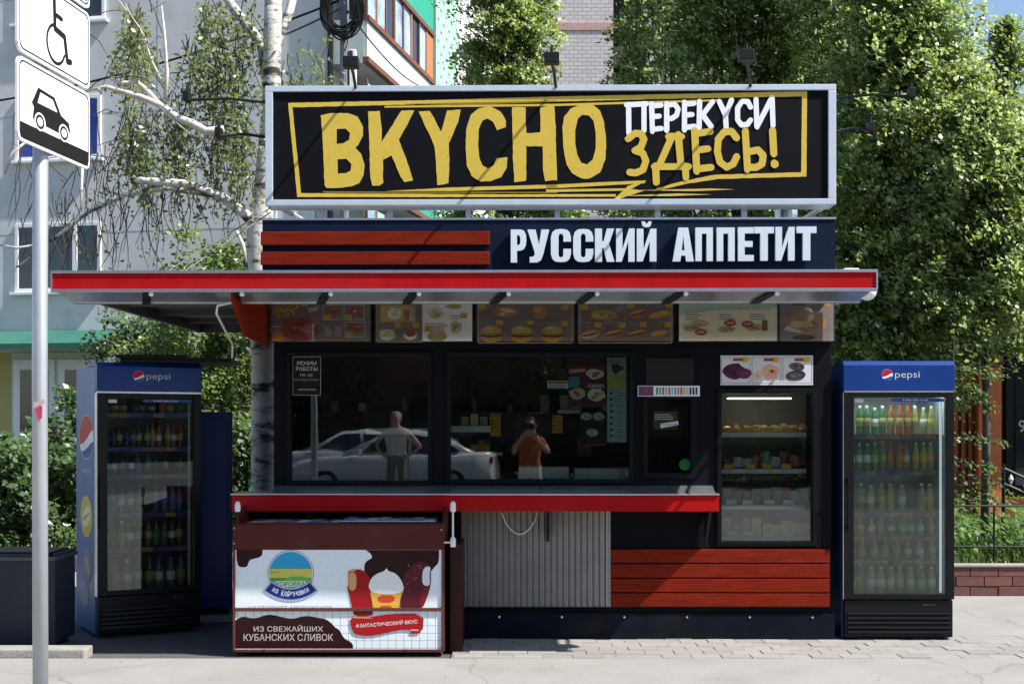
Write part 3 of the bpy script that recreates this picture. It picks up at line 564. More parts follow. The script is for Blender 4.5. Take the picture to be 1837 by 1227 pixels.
for x in (1330, 1385, 1440): p.rect(x - 16, x + 2, 643, 648, '7A4A2A').rect(x, x + 11, 642, 650, 'D09A2C')
food(p, 1316, 667, 20, 15, ['4A1A34', '5A2440', '3A1228', '6A3450'], 7); food(p, 1335, 671, 12, 9, ['5A2440', '7A4058', '6A3450'], 4)
food(p, 1381, 668, 15, 14, ['D8A08C', 'E0B4A0', 'C98C78'], 5); food(p, 1358, 673, 8, 8, ['D8B0A0', 'C98C78'], 3); p.up(); p.ell(1384, 666, 3.2, 2.6, '6A3A20')
for x, y, a in ((1428, 658, .1), (1426, 674, -.12)): p.ell(x, y, 18 - (y < 665) * 4, 9 - (y < 665) * 2, '4A4446', rot=a).up(); food(p, x, y, 13, 5, ['6A6264', '8A8284', '38302E'], 6)
p.build('poster_print', o)
o, p = poster(1172, 1215, 738, 770, '24221E', .016, 'hatch_notice'); p.poly([(1184, 760), (1216, 755), (1217, 762), (1185, 768)], 'A8B4B0').up(); lines(p, 1174, 1212, 743, 3, '8A8880'); p.rect(1186, 1215, 761, 762, '4A5450'); p.build('notice_print', o)
MB().lathe([(.004, 0), (.04, -.004), (.042, -.008), (.02, -.012)], 18, K(1228, 833, .018), 'y').build('green_sticker', ink('0F5A1E'), kio)

# shelves and goods inside
def good(name, label, cat, mb, m, group=None, bevel=.004):
    o = mb.build(name, m, None, bevel=bevel); o.matrix_world = kio_m.copy(); return tag(o, label, cat, group)
kio_m = Matrix.Translation((0, DW, 0)) @ Matrix.Rotation(-.012, 4, 'Z')
def shelf(px0, px1, py, d0=.14, d1=.5, th=8, parent=kio): return kpart('shelf', M_shelf, px0, px1, py, py + th, d0, d1, .002)
shelf(655, 790, 768, .5, .8, 11); shelf(808, 880, 764, .3, .6, 11); shelf(930, 1020, 838, .2, .5, 20); shelf(1030, 1132, 840, .2, .5, 20); shelf(1000, 1040, 735, .5, .8, 6)
for (a, c) in ((776, 841), (848, 888), (912, 972)): pass
for y in (776, 841, 905): shelf(1280, 1445, y, .16, .55, 8)
shelf(1280, 1460, 962, .16, .55, 9)
kpart('showcase_back', mat('showcase_liner', (.32, .29, .23), .6, var=.1), 1270, 1478, 700, 985, .58, .6, 0)
kpart('lamp_tube', mat('lamp_tube', (.95, .9, .72), emit=4.5), 1304, 1418, 713.5, 716, .20, .23, .002)
PK = [mat('pack_%d' % i, c, .45, var=.2, scale=12, bump=.2, bscale=40) for i, c in enumerate(((.55, .30, .12), (.62, .42, .18), (.20, .30, .16), (.45, .12, .08), (.60, .56, .50), (.35, .22, .12)))]
for j, (y, lab) in enumerate(((776, 'upper'), (841, 'middle'), (905, 'third'), (962, 'lowest'))):
    names = (('bun', 'wrapped golden bun on the upper shelf of the pastry showcase', (0, 1)), ('snack_bag', 'crumpled snack bag on the middle shelf of the pastry showcase', (4, 2, 3)), ('carton', 'small carton with a white tag on the third showcase shelf', (4, 5, 3)), ('snack_box', 'flat pastry box on the lowest shelf of the showcase', (1, 4, 0)))[j]
    for i in range(9):
        x = 1297 + i * 17 + rnd.uniform(-2, 2); h = rnd.uniform(20, 34 if j != 1 else 40); wdt = rnd.uniform(14, 18); d = rnd.uniform(.19, .30); s = F / (DW + d); zt = K(0, y, .16).z
        if j in (0, 1):      # soft wrapped goods
            c = ((x + wdt / 2 - CX) / s, d + .05, zt + .002); rx = wdt / s * .62; n_ = 10; hh = h / 250 * (.55 if j == 0 else .8)
            prof = [(rx * .85, 0), (rx, hh * .3), (rx * .92, hh * .65), (rx * .55, hh * .92), (rx * .12, hh)] if j == 0 else [(rx * .7, 0), (rx, hh * .2), (rx, hh * .75), (rx * .8, hh * .95), (rx * .75, hh)]
            mb = MB().lathe(prof, n_, c); mb.v = [(vx + rnd.uniform(-.006, .006), vy + rnd.uniform(-.006, .006), max(zt + .001, vz + rnd.uniform(-.008, .008))) for vx, vy, vz in mb.v]; bev = 0
        else: mb = MB().box((x - CX) / s, (x + wdt - CX) / s, d, d + rnd.uniform(.08, .14), zt + .001, zt + h / 250); bev = .004
        good(names[0], names[1], names[0].replace('_', ' '), mb, PK[rnd.choice(names[2])], {'bun': 'buns', 'snack_bag': 'snack bags', 'carton': 'cartons', 'snack_box': 'snack boxes'}[names[0]] + ' on one showcase shelf', bevel=bev)
    for i in range(4):
        x = 1300 + i * 34 + rnd.uniform(-4, 4); kpart('shelf_tag', ink('C9A24A' if j < 2 else 'C9CCD0'), x, x + 18, y - 9, y - 1, .15, .153, 0)
for i in range(3):
    x = 826 + i * 17; zt = K(0, 764, .3).z; mb = MB().box((x - CX) / 240, (x + 14 - CX) / 240, .36, .5, zt + .001, zt + .07 + .02 * (i % 2)); good('sandwich_pack', 'wrapped sandwich on the pale shelf behind the wide window', 'sandwich', mb, PK[(0, 1, 5)[i]], 'sandwiches behind the wide window')
mb = MB().box((840 - CX) / 235, (876 - CX) / 235, .5, .62, 1.19, 1.26); 
shelf(800, 900, 812, .45, .75, 5)
zt = K(0, 812, .45).z
good('orange_box', 'flat orange cardboard box on the lower inside shelf', 'box', MB().box((842 - CX) / 238, (876 - CX) / 238, .5, .62, zt + .001, zt + .06), mat('orange_card', (.5, .2, .02), .6))
zt = K(0, 735, .5).z
good('paper_cup', 'printed paper cup standing on the small inside shelf', 'cup', MB().lathe([(.034, 0), (.045, .105), (.048, .108), (.044, .11)], 16, ((1012 - CX) / 236, .6, zt + .001)), mat('cup_paper', (.42, .35, .26), .6), bevel=0)
# coffee machine dimly visible
mb = MB().box(-.95, -.55, .75, 1.2, .95, 1.5).box(-.9, -.6, .7, .75, 1.32, 1.45).box(-.82, -.68, .66, .75, 1.2, 1.32); good('coffee_machine', 'dark grey coffee machine on the inner counter behind the left window', 'coffee machine', mb, M_in)
kpart('inner_counter', M_in, 500, 1262, 905, 935, .62, 1.5, .004)

# stock on the shelves along the inner wall
for lv, (zz, word) in enumerate(((1.30, 'lower'), (1.66, 'upper'))):
    MB().box(x0 + .1, .9, 1.25, 1.545, zz - .02, zz).build('back_shelf', M_in, kio, bevel=.002); xx = x0 + .2
    while xx < .8:
        ww = rnd.uniform(.05, .12); hh = rnd.uniform(.05, .15)
        if rnd.random() < .5: mb = MB().box(xx, xx + ww, 1.27, 1.27 + rnd.uniform(.06, .16), zz + .001, zz + hh); n_ = ('grocery_pack', 'packed goods box on the %s shelf along the inner wall' % word, 'pack', 'packs on the %s inner shelf' % word)
        else: mb = MB().lathe([(ww * .42, 0), (ww * .45, hh * .7), (ww * .25, hh * .9), (ww * .25, hh)], 12, (xx + ww / 2, 1.34, zz + .001)); n_ = ('jar', 'round jar on the %s shelf along the inner wall' % word, 'jar', 'jars on the %s inner shelf' % word)
        good(n_[0], n_[1], n_[2], mb, PK[rnd.randrange(6)], n_[3], bevel=.004 if n_[0] != 'jar' else 0); xx += ww + rnd.uniform(.03, .3)
# ------------------------------------------------------------------ drinks fridges
M_blue = mat('fridge_blue', (.004, .035, .19), .35, var=.12, scale=2, spec=.35)
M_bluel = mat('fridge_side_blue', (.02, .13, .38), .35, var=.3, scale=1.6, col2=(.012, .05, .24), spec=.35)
M_fblk = mat('fridge_black', (.005, .005, .006), .42, spec=.22, var=.2, scale=5)
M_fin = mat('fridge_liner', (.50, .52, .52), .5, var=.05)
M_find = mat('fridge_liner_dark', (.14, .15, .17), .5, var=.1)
M_fglass = glass('fridge_glass', (.80, .88, .86), k=1.5)
M_fglass2 = glass('fridge_glass_misted', (.86, .92, .88), k=1.1, rough=.02, mist=.02)
M_led = mat('led_strip', (.6, .72, .8), emit=.35)
M_led2 = mat('led_panel', (.9, .96, 1), emit=6)
def globe(p, cu, cv, r, ry=None):
    """round red, white and blue emblem"""
    ry = ry or r
    p.ell(cu, cv, r, ry, 'D9DCE0', n=28).up()
    top = [(cu + r * .97 * math.cos(R(a)), cv + ry * .97 * math.sin(R(a))) for a in range(20, 206, 6)]
    p.poly(top + [(cu - r * .45, cv - ry * .30), (cu + r * .1, cv - ry * .05), (cu + r * .55, cv + ry * .22)], 'B01C2C')
    bot = [(cu + r * .97 * math.cos(R(a)), cv + ry * .97 * math.sin(R(a))) for a in range(222, 354, 6)]
    p.poly(bot + [(cu + r * .72, cv - ry * .22), (cu + r * .2, cv - ry * .45), (cu - r * .3, cv - ry * .62)], '16428C'); p.up()
def fridge(loc, rz, label, lit, shelf_z, W=.79, D=.70, Hh=1.995):
    r = empty('drinks_fridge', loc, rz, label, 'fridge'); hw = W / 2
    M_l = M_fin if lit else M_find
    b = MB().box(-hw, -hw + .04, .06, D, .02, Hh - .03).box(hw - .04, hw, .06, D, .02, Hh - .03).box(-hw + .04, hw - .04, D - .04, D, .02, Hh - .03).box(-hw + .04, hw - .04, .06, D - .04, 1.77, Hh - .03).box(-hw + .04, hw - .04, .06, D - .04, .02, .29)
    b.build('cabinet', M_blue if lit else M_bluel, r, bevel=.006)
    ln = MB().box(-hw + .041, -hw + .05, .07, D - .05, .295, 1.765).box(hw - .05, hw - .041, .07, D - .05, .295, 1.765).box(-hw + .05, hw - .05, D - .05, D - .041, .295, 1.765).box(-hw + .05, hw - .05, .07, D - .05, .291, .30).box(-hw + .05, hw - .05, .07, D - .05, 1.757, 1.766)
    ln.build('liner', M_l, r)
    MB().prism([(.0, Hh - .21), (.0, Hh - .03), (.03, Hh), (.3, Hh), (.3, Hh - .03), (.058, Hh - .03), (.058, Hh - .21)], -hw, hw).build('header', M_blue, r, bevel=.004)
    MB().box(-hw + .005, hw - .005, -.003, .05, Hh - .225, Hh - .212).build('header_trim', M_alu, r)
    MB().box(-hw - .004, -hw + .001, -.003, .055, .3, Hh - .225).build('side_trim', M_alu, r)
    p = Print((0, -.001, 0), (1, 0, 0), (0, 0, 1)); zc = Hh - .105; globe(p, -.085, zc + .005, .04); p.text('pepsi', -.03, .145, zc - .03, zc + .03, 'B9C2CC', -.004); p.build('header_print', r)
    fr = MB().box(-hw + .003, -hw + .075, .0, .05, .30, 1.768).box(hw - .06, hw - .003, .0, .05, .30, 1.768).box(-hw + .075, hw - .06, .0, .05, .30, .335).box(-hw + .075, hw - .06, .0, .05, 1.735, 1.768)
    d = fr.build('door', M_fblk, r, bevel=.004)
    MB().box(-hw + .07, hw - .055, .02, .026, .33, 1.74).build('pane', M_fglass2 if lit else M_fglass, d)
    h = MB().box(-hw + .02, -hw + .035, -.045, -.03, .80, 1.16).box(-hw + .02, -hw + .035, -.03, 0, .80, .83).box(-hw + .02, -hw + .035, -.03, 0, 1.13, 1.16).build('handle', M_fblk, d, bevel=.004)
    p = Print((0, .019, 0), (1, 0, 0), (0, 0, 1)); p.rect(-hw + .085, -hw + .145, 1.70, 1.724, 'C8CCD0').rect(-.05, hw - .07, 1.705, 1.728, '1C4A8A').up(); p.text('8 800 700 14 55', .03, .21, 1.711, 1.722, 'D0DAE4', .01); p.text('pepsi', -.045, .0, 1.711, 1.722, 'C04050', .01); p.build('door_print', d)
    MB().box(-hw + .01, hw - .01, .012, .055, .03, .292).build('base_panel', M_fblk, r, bevel=.006)
    for i in range(5): MB().prism([(.0, .06 + i * .033), (.012, .05 + i * .033), (.012, .075 + i * .033), (.004, .075 + i * .033)], -hw + .03, hw - .03).build('louvre', M_fblk, r)
    p = Print((0, .011, 0), (1, 0, 0), (0, 0, 1)); p.rect(.17, .26, .252, .268, '26282A').rect(.18, .2, .256, .264, '6A6C70'); p.build('control_panel', r)
    for sx in (-1, 1):
        for yy in (.1, D - .08): MB().lathe([(.022, 0), (.022, .02)], 10, (sx * (hw - .06), yy, 0)).build('foot', M_fblk, r)
    lm = M_led if lit else M_fin
    MB().box(hw - .085, hw - .07, .07, .085, .34, 1.73).build('led_strip' if lit else 'door_gasket', lm, r)
    if lit: MB().box(-hw + .055, -hw + .07, .07, .085, .34, 1.73).build('led_strip', M_led, r)  # extra strip hidden behind the door frame, added to brighten the lower shelves
    if lit: MB().box(-hw + .08, hw - .08, .10, .16, 1.745, 1.754).build('lamp_panel', M_led2, r)
    for z in shelf_z:
        s = MB().box(-hw + .055, hw - .055, .085, D - .06, z - .012, z).build('shelf', M_alu, r)
        MB().box(-hw + .06, hw - .09, .072, .084, z - .03, z + .006).build('price_rail', ink('2E3560'), s)
        p = Print((0, .0715, 0), (1, 0, 0), (0, 0, 1)); u = -hw + .09
        while u < hw - .16:
            if rnd.random() < .8: p.rect(u, u + .075, z - .027, z + .002, rnd.choice(('8A6A3A', '9A7A4A', '4A4A8A', '8A5A4A')))
            u += .085
        p.build('price_tags', s)
    return r
def bottle_meshes(h, r, key, body, lab, cap):
    k = ('bottle', key)
    prof = [(r * .9, 0), (r, h * .04), (r, h * .30), (r * .95, h * .36), (r, h * .42), (r, h * .62), (r * .8, h * .74), (r * .42, h * .87), (r * .38, h * .93)]
    a = MB().lathe(prof, 12).mesh('bottle', body, smooth=True); b_ = MB().lathe([(r * 1.015, h * .30), (r * 1.015, h * .58)], 12).mesh('bottle_label', lab, smooth=True)
    b_.polygons.foreach_get  # caps of the label ring are inside the bottle
    c = MB().lathe([(r * .44, h * .915), (r * .46, h * .99), (r * .40, h)], 10).mesh('bottle_cap', cap); return a, b_, c
def liquid(n, c): return mat('drink_' + n, c, .12, var=.05, spec=.6, trans=.25, coat=.4)
BK = {'green': (liquid('green', (.06, .24, .07)), ink('8FBF6A'), ink('D8DEDA')), 'orange': (liquid('orange', (.45, .15, .04)), ink('D8742A'), ink('C8562A')), 'yellow': (liquid('yellow', (.42, .38, .14)), ink('B8B04A'), ink('D8DEDA')),
      'lime': (liquid('lime', (.30, .42, .08)), ink('D0A850'), ink('D8DEDA')), 'cola': (liquid('cola', (.02, .008, .005)), ink('1E3E8E'), ink('16305E')), 'water': (liquid('water', (.07, .12, .20)), ink('4A74A8'), ink('3A6AB0')),
      'red': (liquid('red', (.40, .02, .03)), ink('B03A44'), ink('A02030')), 'dark': (liquid('dark', (.03, .02, .015)), ink('8A8478'), ink('202020')), 'deepgreen': (liquid('deepgreen', (.01, .09, .03)), ink('3A7A4A'), ink('2A5A3A'))}
BM = {}
def bottles(fr, z, spec, h, r, label_tail, group, x0=-.30, x1=.28, y=.15):
    M = Matrix.Translation(fr.location) @ Matrix.Rotation(fr.rotation_euler.z, 4, 'Z'); n = len(spec)
    nm = {'green': 'green', 'orange': 'orange', 'yellow': 'yellow', 'lime': 'lime green', 'cola': 'dark cola', 'water': 'clear water', 'red': 'red', 'dark': 'dark brown', 'deepgreen': 'deep green'}
    for i, c in enumerate(spec):
        if rnd.random() < .04: continue
        vr = rnd.randrange(3); k = (c, h, r, vr)
        if k not in BM: B3 = BK[c]; BM[k] = bottle_meshes(h * (1, .96, 1.03)[vr], r, k, B3[0], (B3[1], ink('C8CCC4'), ink('A89A5A'))[vr] if vr else B3[1], B3[2])
        a, b_, cc = BM[k]; o = link('drink_bottle', a); o.matrix_world = M @ Matrix.Translation((x0 + (x1 - x0) * i / max(1, n - 1) + rnd.uniform(-.005, .005), y + rnd.uniform(0, .05), z + .001)) @ Matrix.Rotation(rnd.uniform(0, 6), 4, 'Z')
        link('bottle_label', b_, o); link('bottle_cap', cc, o); tag(o, '%s drink bottle %s' % (nm[c], label_tail), 'bottle', '%s bottles %s' % (nm[c], group))
zf = lambda py: H - (py - HY) / (F / 9.48)
sz = [zf(783), zf(848), zf(922), zf(965), zf(1007)]
fR = fridge((at(1613, 700, 9.40).x, 9.40, .012), -.01, 'blue and black drinks fridge full of bottles at the right end of the kiosk', True, sz)
G = 'green'; O = 'orange'; Y = 'yellow'; L_ = 'lime'
where = 'of the fridge beside the brick bed'
for z, sp, h, r_, nmz in ((sz[0], [G] * 5 + [O] * 3 + [Y] * 3, .205, .026, 'on the top shelf '), (sz[1], [G] * 5 + [O] * 3 + [L_] * 3, .205, .026, 'on the second shelf '), (sz[2], [L_, G, L_, L_, Y, L_, G, L_, L_], .20, .031, 'on the third shelf '),
                          (sz[3], [Y, L_, Y, L_, G, G, G, L_, Y], .125, .028, 'on the low fourth shelf '), (sz[4], [L_, L_, Y, L_, L_, Y, L_, L_], .125, .028, 'on the low fifth shelf '), (.305, [G, G, L_, L_, L_, L_, L_, G, L_], .22, .032, 'on the floor ')):
    bottles(fR, z, sp, h, r_, nmz + where, nmz + where)
# the fridge on the left stands turned towards the pavement
PH = R(30); a0 = at(174, 1148, 9.53); Wl = .77
cl = a0 + Vector((math.cos(PH), math.sin(PH), 0)) * Wl / 2
zl = lambda py, dep: H - (py - HY) / (F / dep)
sl_ = [zl(745, 9.75), zl(806, 9.75), zl(855, 9.75), zl(924, 9.75), zl(986, 9.75)]
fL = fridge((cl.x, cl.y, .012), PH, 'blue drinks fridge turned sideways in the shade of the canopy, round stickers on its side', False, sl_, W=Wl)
p = Print((-Wl / 2 - .001, .70, 0), (0, -1, 0), (0, 0, 1)); 
globe(p, .36, 1.45, .24, .165); p.text('pepsi', .22, .52, 1.17, 1.225, 'A8B4C4', .01); p.ell(.36, .86, .20, .155, 'C8B44A', n=26).ell(.40, .50, .15, .13, '7A8088', n=24).ell(.30, .28, .14, .095, '8E98A4', n=24).up(); p.ell(.36, .86, .14, .07, 'E0D9B0', n=20, rot=.3).up(); p.text('Lipton', .25, .47, .84, .88, 'A02A2A', .02, .25); p.ell(.40, .50, .10, .05, 'B0A890', rot=-.7); p.build('side_stickers', fL)
lw = 'of the turned fridge'
C_ = 'cola'; Wt = 'water'; Rd = 'red'; Dk = 'dark'; DG = 'deepgreen'
for z, sp, h, r_, nmz in ((sl_[0], [C_] * 6 + [Rd, Rd, DG], .10, .027, 'on the top shelf '), (sl_[1], [C_, C_, C_, C_, Dk, Dk, DG, O, O, O, Rd, Rd], .17, .024, 'on the second shelf '), (sl_[2], [Dk, Dk, Dk, Dk, Wt, Wt, C_, C_, C_, C_], .155, .026, 'on the third shelf '),
                          (sl_[3], [Wt] * 10, .20, .027, 'on the fourth shelf '), (sl_[4], [DG, DG, G, DG, DG, DG, DG, DG, Dk, Dk], .20, .027, 'on the fifth shelf '), (.305, [DG, O, G, DG, DG, Wt, Wt, Wt], .25, .034, 'on the floor ')):
    bottles(fL, z, sp, h, r_, nmz + lw, nmz + lw, -.29, .27)
# black board lying on that fridge, and a second cabinet behind it
bd = MB().box(-.30, .50, -.30, .25, 0, .03).box(-.32, .18, -.34, .2, .031, .055).build('roof_board', M_fblk, None, bevel=.004); bd.location = (cl.x + .08, cl.y + .25, 2.009); bd.rotation_euler = (0, 0, .05)
tag(bd, 'flat black board lying on top of the turned drinks fridge', 'board')
b2 = empty('chest_cabinet', (at(345, 1065, 10.75).x, 10.75, 0), R(12), 'plain dark blue cabinet standing behind the turned drinks fridge', 'cabinet')
MB().box(-.32, .32, 0, .62, .06, 1.66).build('body', M_blue, b2, bevel=.01); MB().box(-.28, .28, -.012, -.001, .12, 1.6).build('door', M_blue, b2, bevel=.004); MB().box(-.29, .29, .04, .58, 0, .06).build('plinth', M_fblk, b2)

# ------------------------------------------------------------------ ice cream freezer
M_brn = mat('brown_sheet', (.080, .014, .010), .45, spec=.2, var=.15, scale=4, bump=.04, bscale=15, dirt=.12)
M_brnd = mat('brown_sheet_dark', (.035, .008, .007), .5, spec=.2, var=.15, scale=4)
DF = 8.84; sF = F / DF
fx0, fx1 = (418 - CX) / sF, (797 - CX) / sF
fz = empty('ice_cream_freezer', ((fx0 + fx1) / 2, DF, 0), .0, 'brown ice cream chest freezer with printed front under the counter', 'freezer')
hw = (fx1 - fx0) / 2; FZ = lambda py: H - (py - HY) / sF
FX = lambda px: (px - CX) / sF - (fx0 + fx1) / 2
MB().box(-hw, hw, 0, .02, .035, FZ(940)).build('front_panel', M_brn, fz, bevel=.003)
for s in (-1, 1): MB().prism([(.02, .035), (.60, .035), (.60, 1.03), (.50, 1.03), (.02, FZ(940))], s * hw, s * (hw - .02)).build('side_panel', M_brn, fz)
MB().box(-hw + .02, hw - .02, .58, .60, .035, 1.03).build('back_panel', M_brnd, fz)
MB().box(-hw + .05, hw - .05, .03, .57, .05, .88).build('freezer_tank', mat('freezer_white', (.55, .56, .58), .4), fz, bevel=.01)
lid = MB().box(-hw + .06, -.005, .05, .55, .882, .892).build('sliding_lid', M_alu, fz, bevel=.004); MB().box(.005, hw - .06, .06, .56, .896, .906).build('sliding_lid', M_alu, fz, bevel=.004)
for i in range(16):
    x = -hw + .1 + i * .078; pl = MB().box(x, x + .07, .06 + (i % 3) * .05, .2 + (i % 3) * .09, .9075 if x > -.06 else .8935, .909 if x > -.06 else .895).build('price_leaflet', ink(rnd.choice(('A8B0B8', '8E98A4', 'B0A090', '5A8AB0', 'C0C4C8', '7A8088'))), fz)
for s in (-1, 1):
    ft = MB().box(s * (hw - .05) - .03, s * (hw - .05) + .03, .03, .56, 0, .035).build('foot_rail', M_brnd, fz)
rim = MB().box(-hw - .004, hw + .004, -.006, .024, FZ(941), FZ(938)).build('front_rim', M_brnd, fz)
st = MB()
st.box(-hw, -hw + .016, -.012, -.001, .04, FZ(985)).box(hw - .016, hw, -.012, -.001, .04, FZ(985)).box(-hw + .016, hw - .016, -.012, -.001, FZ(1169), FZ(1164)).box(-hw + .016, hw - .016, -.014, -.001, FZ(1095.5), FZ(1089.5))
st.build('front_frame', mat('brown_angle', (.12, .035, .028), .4, .2), fz, bevel=.002)
for px, py in ((421, 947), (421, 974), (792, 950), (475, 1163), (475, 1178), (729, 1163), (793, 1170)): MB().lathe([(.006, 0), (.005, -.006)], 8, (FX(px), -.013, FZ(py)), 'y').build('rivet', M_alu, fz)
for px, py, d in ((428, 909, .0), (813, 909, .0), (813, 972, .0)):
    o = MB().lathe([(.017, -.03), (.019, -.02), (.019, .02), (.012, .036), (.004, .04)], 12, (FX(px), -.03 + d, FZ(py))).build('white_cap', M_white, fz, smooth=True)
MB().tube([(FX(813), -.03, FZ(972)), (FX(813), -.03, FZ(915))], .008, 8).box(FX(797), FX(813), -.036, -.02, FZ(972) - .006, FZ(972) + .006).build('lid_rail', M_alu, fz)
MB().tube([(FX(428), -.03, FZ(940)), (FX(428), -.03, FZ(915))], .008, 8).build('lid_post', M_brnd, fz)
MB().box(FX(806), FX(828), .1, .55, .0, FZ(978)).build('side_box', M_brnd, fz, bevel=.004)
# printed front, in photo pixels on the freezer plane
p = Print(Vector((-CX / sF - (fx0 + fx1) / 2, -.0005, H + HY / sF)), (1 / sF, 0, 0), (0, 0, -1 / sF)); p.N = Vector((0, -1, 0))
PW = 'E0E8EC'; CH = '2A0A0C'
q = lambda pts: soft([(400 + x / 3.718, 870 + y / 3.718) for x, y in pts])
p.rect(422, 792, 986, 1166, PW).up()
p.poly(q([(88, 432), (95, 430), (265, 430), (265, 432), (262, 465), (245, 480), (215, 488), (178, 498), (170, 520), (160, 545), (125, 548), (95, 535)]), CH)
p.poly(q([(952, 432), (952, 432), (1442, 432), (1442, 432), (1440, 520), (1410, 545), (1385, 580), (1300, 600), (1180, 700), (1000, 690), (960, 620), (940, 570), (945, 520), (965, 500), (998, 485), (985, 455)]), CH)
for i in range(26): p.rect(426 + i * 14.2, 426.5 + i * 14.2, 1096, 1166, '5A6468')
for i in range(5): p.rect(422, 792, 1108 + i * 13.4, 1108.5 + i * 13.4, '5A6468')
p.up()
w_ = [(82, 900), (130, 872), (180, 885), (230, 885), (280, 865), (330, 862), (400, 880), (460, 892), (520, 876), (570, 870), (630, 882), (690, 892), (725, 920), (750, 950), (775, 960), (795, 1000), (815, 1025), (855, 1045), (868, 1065), (868, 1088), (868, 1088), (82, 1088), (82, 1088), (82, 905)]
p.poly(q(w_), CH).up()
p.text('ИЗ СВЕЖАЙШИХ', *[400 + x / 3.718 for x in (205, 668)], 870 + 975 / 3.718, 870 + 930 / 3.718, 'BDB4B0', .004); p.text('КУБАНСКИХ СЛИВОК', *[400 + x / 3.718 for x in (138, 735)], 870 + 1037 / 3.718, 870 + 990 / 3.718, 'BDB4B0', .004)
# round emblem with a landscape and its ribbon
z = lambda pts: [(430 + x / 8.748, 970 + y / 8.748) for x, y in pts]
ec, er = (521.6, 1028), 41.6
p.ell(*ec, er, er, '3A6A8A', n=40).up(); p.ell(*ec, er - 1, er - 1, 'D5DCE2', n=40).up(); p.ell(*ec, er - 3, er - 3, '2F9CC8', n=40).up()
ch = lambda y, r: math.sqrt(max(0, r * r - (y - ec[1]) ** 2))
def band(y0, y1, c, n=10):
    ys = [y0 + (y1 - y0) * i / n for i in range(n + 1)]; r = er - 3; p.poly([(ec[0] - ch(y, r), y) for y in ys] + [(ec[0] + ch(y, r), y) for y in reversed(ys)], c)
band(1020, 1036, 'C9C05A'); band(1036, ec[1] + er - 3.2, '2F9A48'); p.up()
p.ell(ec[0] + 12, 1043, 26, 10, '63AE48').poly(z([(470, 470), (640, 480), (620, 500), (470, 515)]), '8FB24A').up()
p.rect(493.5, 549, 1041.5, 1052.3, 'C9DCC4').up(); p.text('КОРОВКА', 495, 547.5, 1051, 1042.8, '2E4A50', .006); p.up()
rib = lambda r0, r1, a0, a1: [(521.6 + r0 * math.cos(R(a)), 1005 + r0 * .98 * math.sin(R(a))) for a in np.linspace(a0, a1, 18)] + [(521.6 + r1 * math.cos(R(a)), 1005 + r1 * .98 * math.sin(R(a))) for a in np.linspace(a1, a0, 18)]
p.poly(rib(50, 75, 48, 132), '9AA8CC').up(); p.poly(rib(53, 71, 50, 130), '1E2E72').up()
st_ = 'из Кореновки'; n = len(st_)
for i, c_ in enumerate(st_):
    if c_ == ' ': continue
    a = 122 - 64 * (i + .5) / n; cu, cv = 521.6 + 61 * math.cos(R(a)), 1005 + 60 * math.sin(R(a)); hh = 5.6 if c_ in 'Кр' else 4; p.text(c_, cu - 2.5, cu + 2.5, cv + hh, cv - hh, 'D9DEEA', .015, R(a - 90))
p.text('НАСТОЯЩЕЕ МОРОЖЕНОЕ', 446, 596, 1094, 1086.5, '6A7680', 0); p.up()
# lollies, cone and ribbon
z = lambda pts: soft([(600 + x / 6.133, 980 + y / 6.133) for x, y in pts], 1)
p.poly(z([(145, 285), (180, 255), (250, 247), (310, 258), (360, 300), (395, 350), (410, 480), (420, 690), (420, 765), (215, 765), (200, 680), (150, 480), (140, 460), (155, 400)]), '9A1418').up(); p.poly(z([(150, 300), (175, 280), (225, 285), (245, 340), (240, 450), (215, 485), (160, 475), (155, 390)]), 'D09A6A').poly(z([(170, 262), (250, 252), (215, 275), (175, 278)]), 'D0A070').up()
p.poly(z([(720, 690), (730, 560), (765, 470), (755, 350), (800, 270), (860, 190), (940, 160), (1020, 175), (1062, 215), (1060, 430), (1020, 560), (965, 690)]), '521722').up(); p.poly(z([(980, 225), (1062, 215), (1045, 300), (1052, 430), (985, 430), (962, 370)]), 'D3DAE0').poly(z([(965, 690), (1055, 440), (990, 440), (930, 600)]), '7A1A20')
p.up()
for i in range(60):
    x, y = rnd.uniform(760, 960), rnd.uniform(200, 660)
    if x > 1100 - y * .55 and y > 430: continue
    if x + y * .35 < 880: continue
    p.ell(600 + x / 6.133, 980 + y / 6.133, rnd.uniform(.6, 1.6), rnd.uniform(.6, 1.5), rnd.choice(('7A2A34', '9A5058', '5A1A22', 'A87478')), n=6)
p.up(); p.poly(z([(385, 470), (415, 600), (430, 700), (700, 700), (720, 600), (750, 480)]), 'D9A845').up(); p.poly(z([(470, 535), (665, 530), (660, 615), (480, 620)]), 'C8442A').poly(z([(500, 650), (630, 645), (625, 675), (505, 680)]), 'B8502A').up()
p.poly(z([(575, 230), (592, 270), (660, 285), (720, 340), (755, 410), (765, 470), (740, 500), (660, 520), (520, 522), (410, 500), (375, 450), (385, 390), (420, 330), (480, 290), (550, 270)]), 'E2E4E2').up()
p.poly(z([(165, 770), (300, 790), (430, 770), (600, 740), (985, 735), (972, 950), (830, 960), (850, 910), (700, 915), (520, 960), (380, 982), (260, 970), (200, 940)]), '9E141C').poly(z([(215, 760), (420, 765), (425, 700), (215, 700)]), '7E1016').up()
p.poly(z([(175, 765), (420, 778), (420, 790), (180, 785)]), 'B8905A').poly(z([(830, 905), (935, 910), (930, 925), (835, 925)]), 'C8A07A').text('ФАНТАСТИЧЕСКИЙ ВКУС', 600 + 235 / 6.133, 600 + 915 / 6.133, 980 + 870 / 6.133, 980 + 815 / 6.133, 'D8C8C4', .02, -.075)
p.build('printed_graphic', fz)

